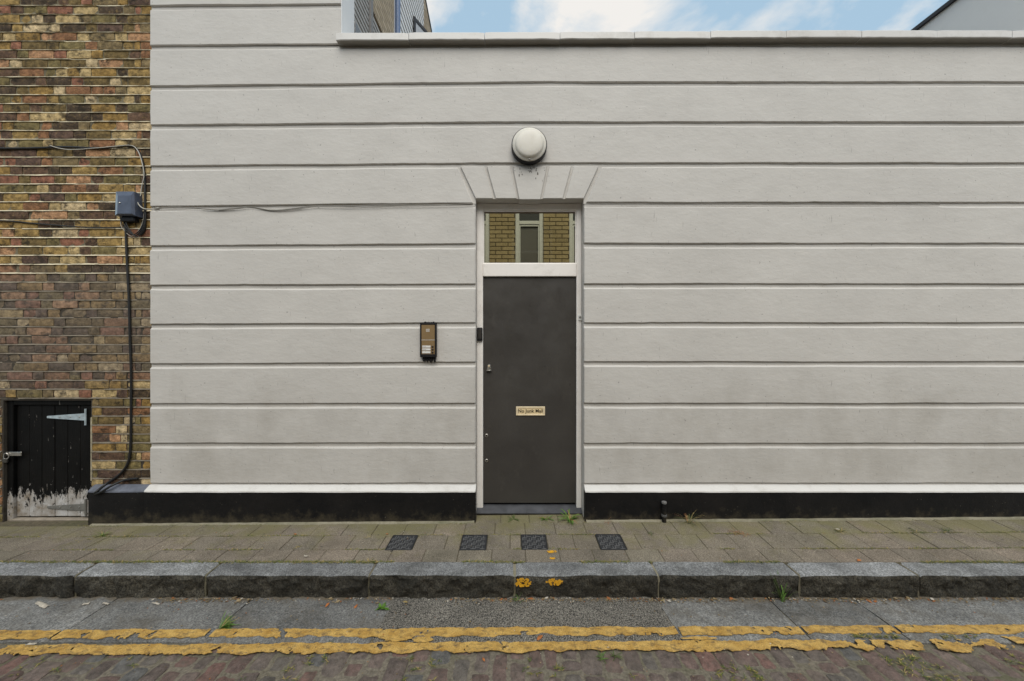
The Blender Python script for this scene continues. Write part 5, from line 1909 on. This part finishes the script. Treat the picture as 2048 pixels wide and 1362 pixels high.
for _ in range(2200):
    xx = rr.uniform(-3.5, 3.5)
    if N(xx, 2, 2, 1.3) + 0.3 * rr.random() + (0.25 if xx < -0.8 else 0) < 0.1: continue
    yy = Y_KF - 0.012 - abs(rr.gauss(0, 0.022))
    fleck(xx, yy, Z_ROAD + 0.004, rr.uniform(0.002, 0.008) * (2.2 if rr.random() < 0.06 else 1))
for _ in range(700):
    xx = rr.uniform(-3.5, 3.5); yy = rr.uniform(1.8, 2.55)
    fleck(xx, yy, Z_ROAD + 0.006, rr.uniform(0.0015, 0.006))
for _ in range(420):
    xx = rr.uniform(-4.2, 4.4); yy = rr.uniform(2.75, 3.26)
    fleck(xx, yy, z_pav(xx, yy) + 0.002, rr.uniform(0.0015, 0.005))
o = mb.build('gutter_grit', mat_litter(), None)
tag(o, 'fine grit, leaf crumbs and husks lying in the gutter', 'litter', kind='stuff')


def dead_leaf(loc, label, s, mat, seed, name='fallen_leaf', cat='leaf', group='fallen leaves'):
    r2 = random.Random(seed); a = r2.uniform(0, 6.28); n = 8
    vs = []; half = []
    for k in range(n + 1):
        t = k / n; w = 0.42 * math.sin(math.pi * min(1, t ** 0.8)) * (1 + 0.25 * r2.uniform(-1, 1))
        half.append((t - 0.5, w))
    pts = [(u, 0, 0.10 * math.sin(math.pi * (u + .5))) for u, w in half]
    L = [(u, w * 0.5, 0.22 * w + 0.08) for u, w in half]; Rr = [(u, -w * 0.5, 0.30 * w + 0.06) for u, w in half]
    tr = lambda p: (loc[0] + s * (p[0] * math.cos(a) - p[1] * math.sin(a)), loc[1] + s * (p[0] * math.sin(a) + p[1] * math.cos(a)), loc[2] + 0.003 + s * p[2] * 0.6)
    vs = [tr(p) for p in pts + L + Rr]; fs = []
    m = n + 1
    for k in range(n):
        fs.append((k, k + 1, m + k + 1, m + k)); fs.append((k + 1, k, 2 * m + k, 2 * m + k + 1))
    o = MB().add(vs, fs).build(name, mat, None, 60)
    sm = o.modifiers.new('thickness', 'SOLIDIFY'); sm.thickness = 0.0008
    return tag(o, label, cat, group)


dead_leaf(rw(1080, 1277), 'orange curled leaf between the yellow lines', 0.055, LEAFORANGE, 1)
dead_leaf(rw(1063, 1199), 'orange leaf on the asphalt patch at the kerb foot', 0.04, LEAFORANGE, 2)
dead_leaf(rw(712, 1214), 'orange leaf lying before the left gutter slab end', 0.04, LEAFORANGE, 3)
dead_leaf(rw(655, 1211), 'rusty leaf in the gutter left of the asphalt patch', 0.045, LEAFORANGE, 4)
dead_leaf(rw(1462, 1199), 'pale orange leaf at the kerb foot on the right', 0.04, LEAFORANGE, 5)
dead_leaf(rw(1738, 1204), 'orange leaf at the joint of the right gutter slabs', 0.04, LEAFORANGE, 6)
dead_leaf(rw(967, 1320), 'small orange leaf among the setts', 0.03, LEAFORANGE, 7)
dead_leaf(rw(1431, 1299), 'red leaf on the lower yellow line', 0.03, plain('red_leaf', (0.42, 0.02, 0.02), 0.6), 8)
dead_leaf(rw(810, 1205), 'tan leaf at the kerb foot left of centre', 0.04, PLANTDRY, 9)
dead_leaf(pw(1718, 1122), 'orange leaf on the pavement edge at right', 0.045, LEAFORANGE, 10)
dead_leaf(pw(590, 1069), 'orange leaf in the paving joint left of the covers', 0.03, LEAFORANGE, 11)
dead_leaf(pw(774, 1069), 'small orange leaf above the leftmost cover', 0.025, LEAFORANGE, 12)


def scrap(loc, label, w, d_, seed, mat=PAPER, name='paper_scrap', cat='litter', group='paper scraps in the gutter'):
    r2 = random.Random(seed); a = r2.uniform(-0.5, 0.5)
    nxx, nyy = 5, 3; vs, fs = [], []
    for j in range(nyy + 1):
        for i in range(nxx + 1):
            u, v = (i / nxx - .5) * w, (j / nyy - .5) * d_
            u += r2.uniform(-.06, .06) * w; v += r2.uniform(-.08, .08) * d_
            vs.append((loc[0] + u * math.cos(a) - v * math.sin(a), loc[1] + u * math.sin(a) + v * math.cos(a), loc[2] + 0.006 + abs(N(i, seed, j, .7)) * 0.012))
    for j in range(nyy):
        for i in range(nxx):
            q = j * (nxx + 1) + i; fs.append((q, q + 1, q + nxx + 2, q + nxx + 1))
    o = MB().add(vs, fs).build(name, mat, None, 40)
    sm = o.modifiers.new('thickness', 'SOLIDIFY'); sm.thickness = 0.0008
    return tag(o, label, cat, group)


scrap(rw(84, 1212), 'crumpled tan and white paper scrap in the left gutter', 0.13, 0.026, 1)
scrap(rw(172, 1210), 'small white paper scrap right of the crumpled one', 0.035, 0.018, 2)
scrap(rw(212, 1209), 'narrow white paper strip at the kerb foot on the left', 0.05, 0.012, 3)
scrap(rw(312, 1209), 'white flattened paper strip below the second kerb stone', 0.06, 0.012, 4)
scrap(rw(62, 1291), 'white paper fleck between the yellow lines far left', 0.05, 0.012, 5)
scrap(rw(1325, 1183 + 20), 'tan cigarette end at the kerb foot below the kerb joint', 0.028, 0.010, 6, PLANTDRY)
scrap(pw(612, 1114), 'tiny white paper fleck on the pavement left of the covers', 0.03, 0.012, 7)
scrap(pw(1674, 1060), 'white fleck lying on the straw tuft at right', 0.025, 0.016, 8)
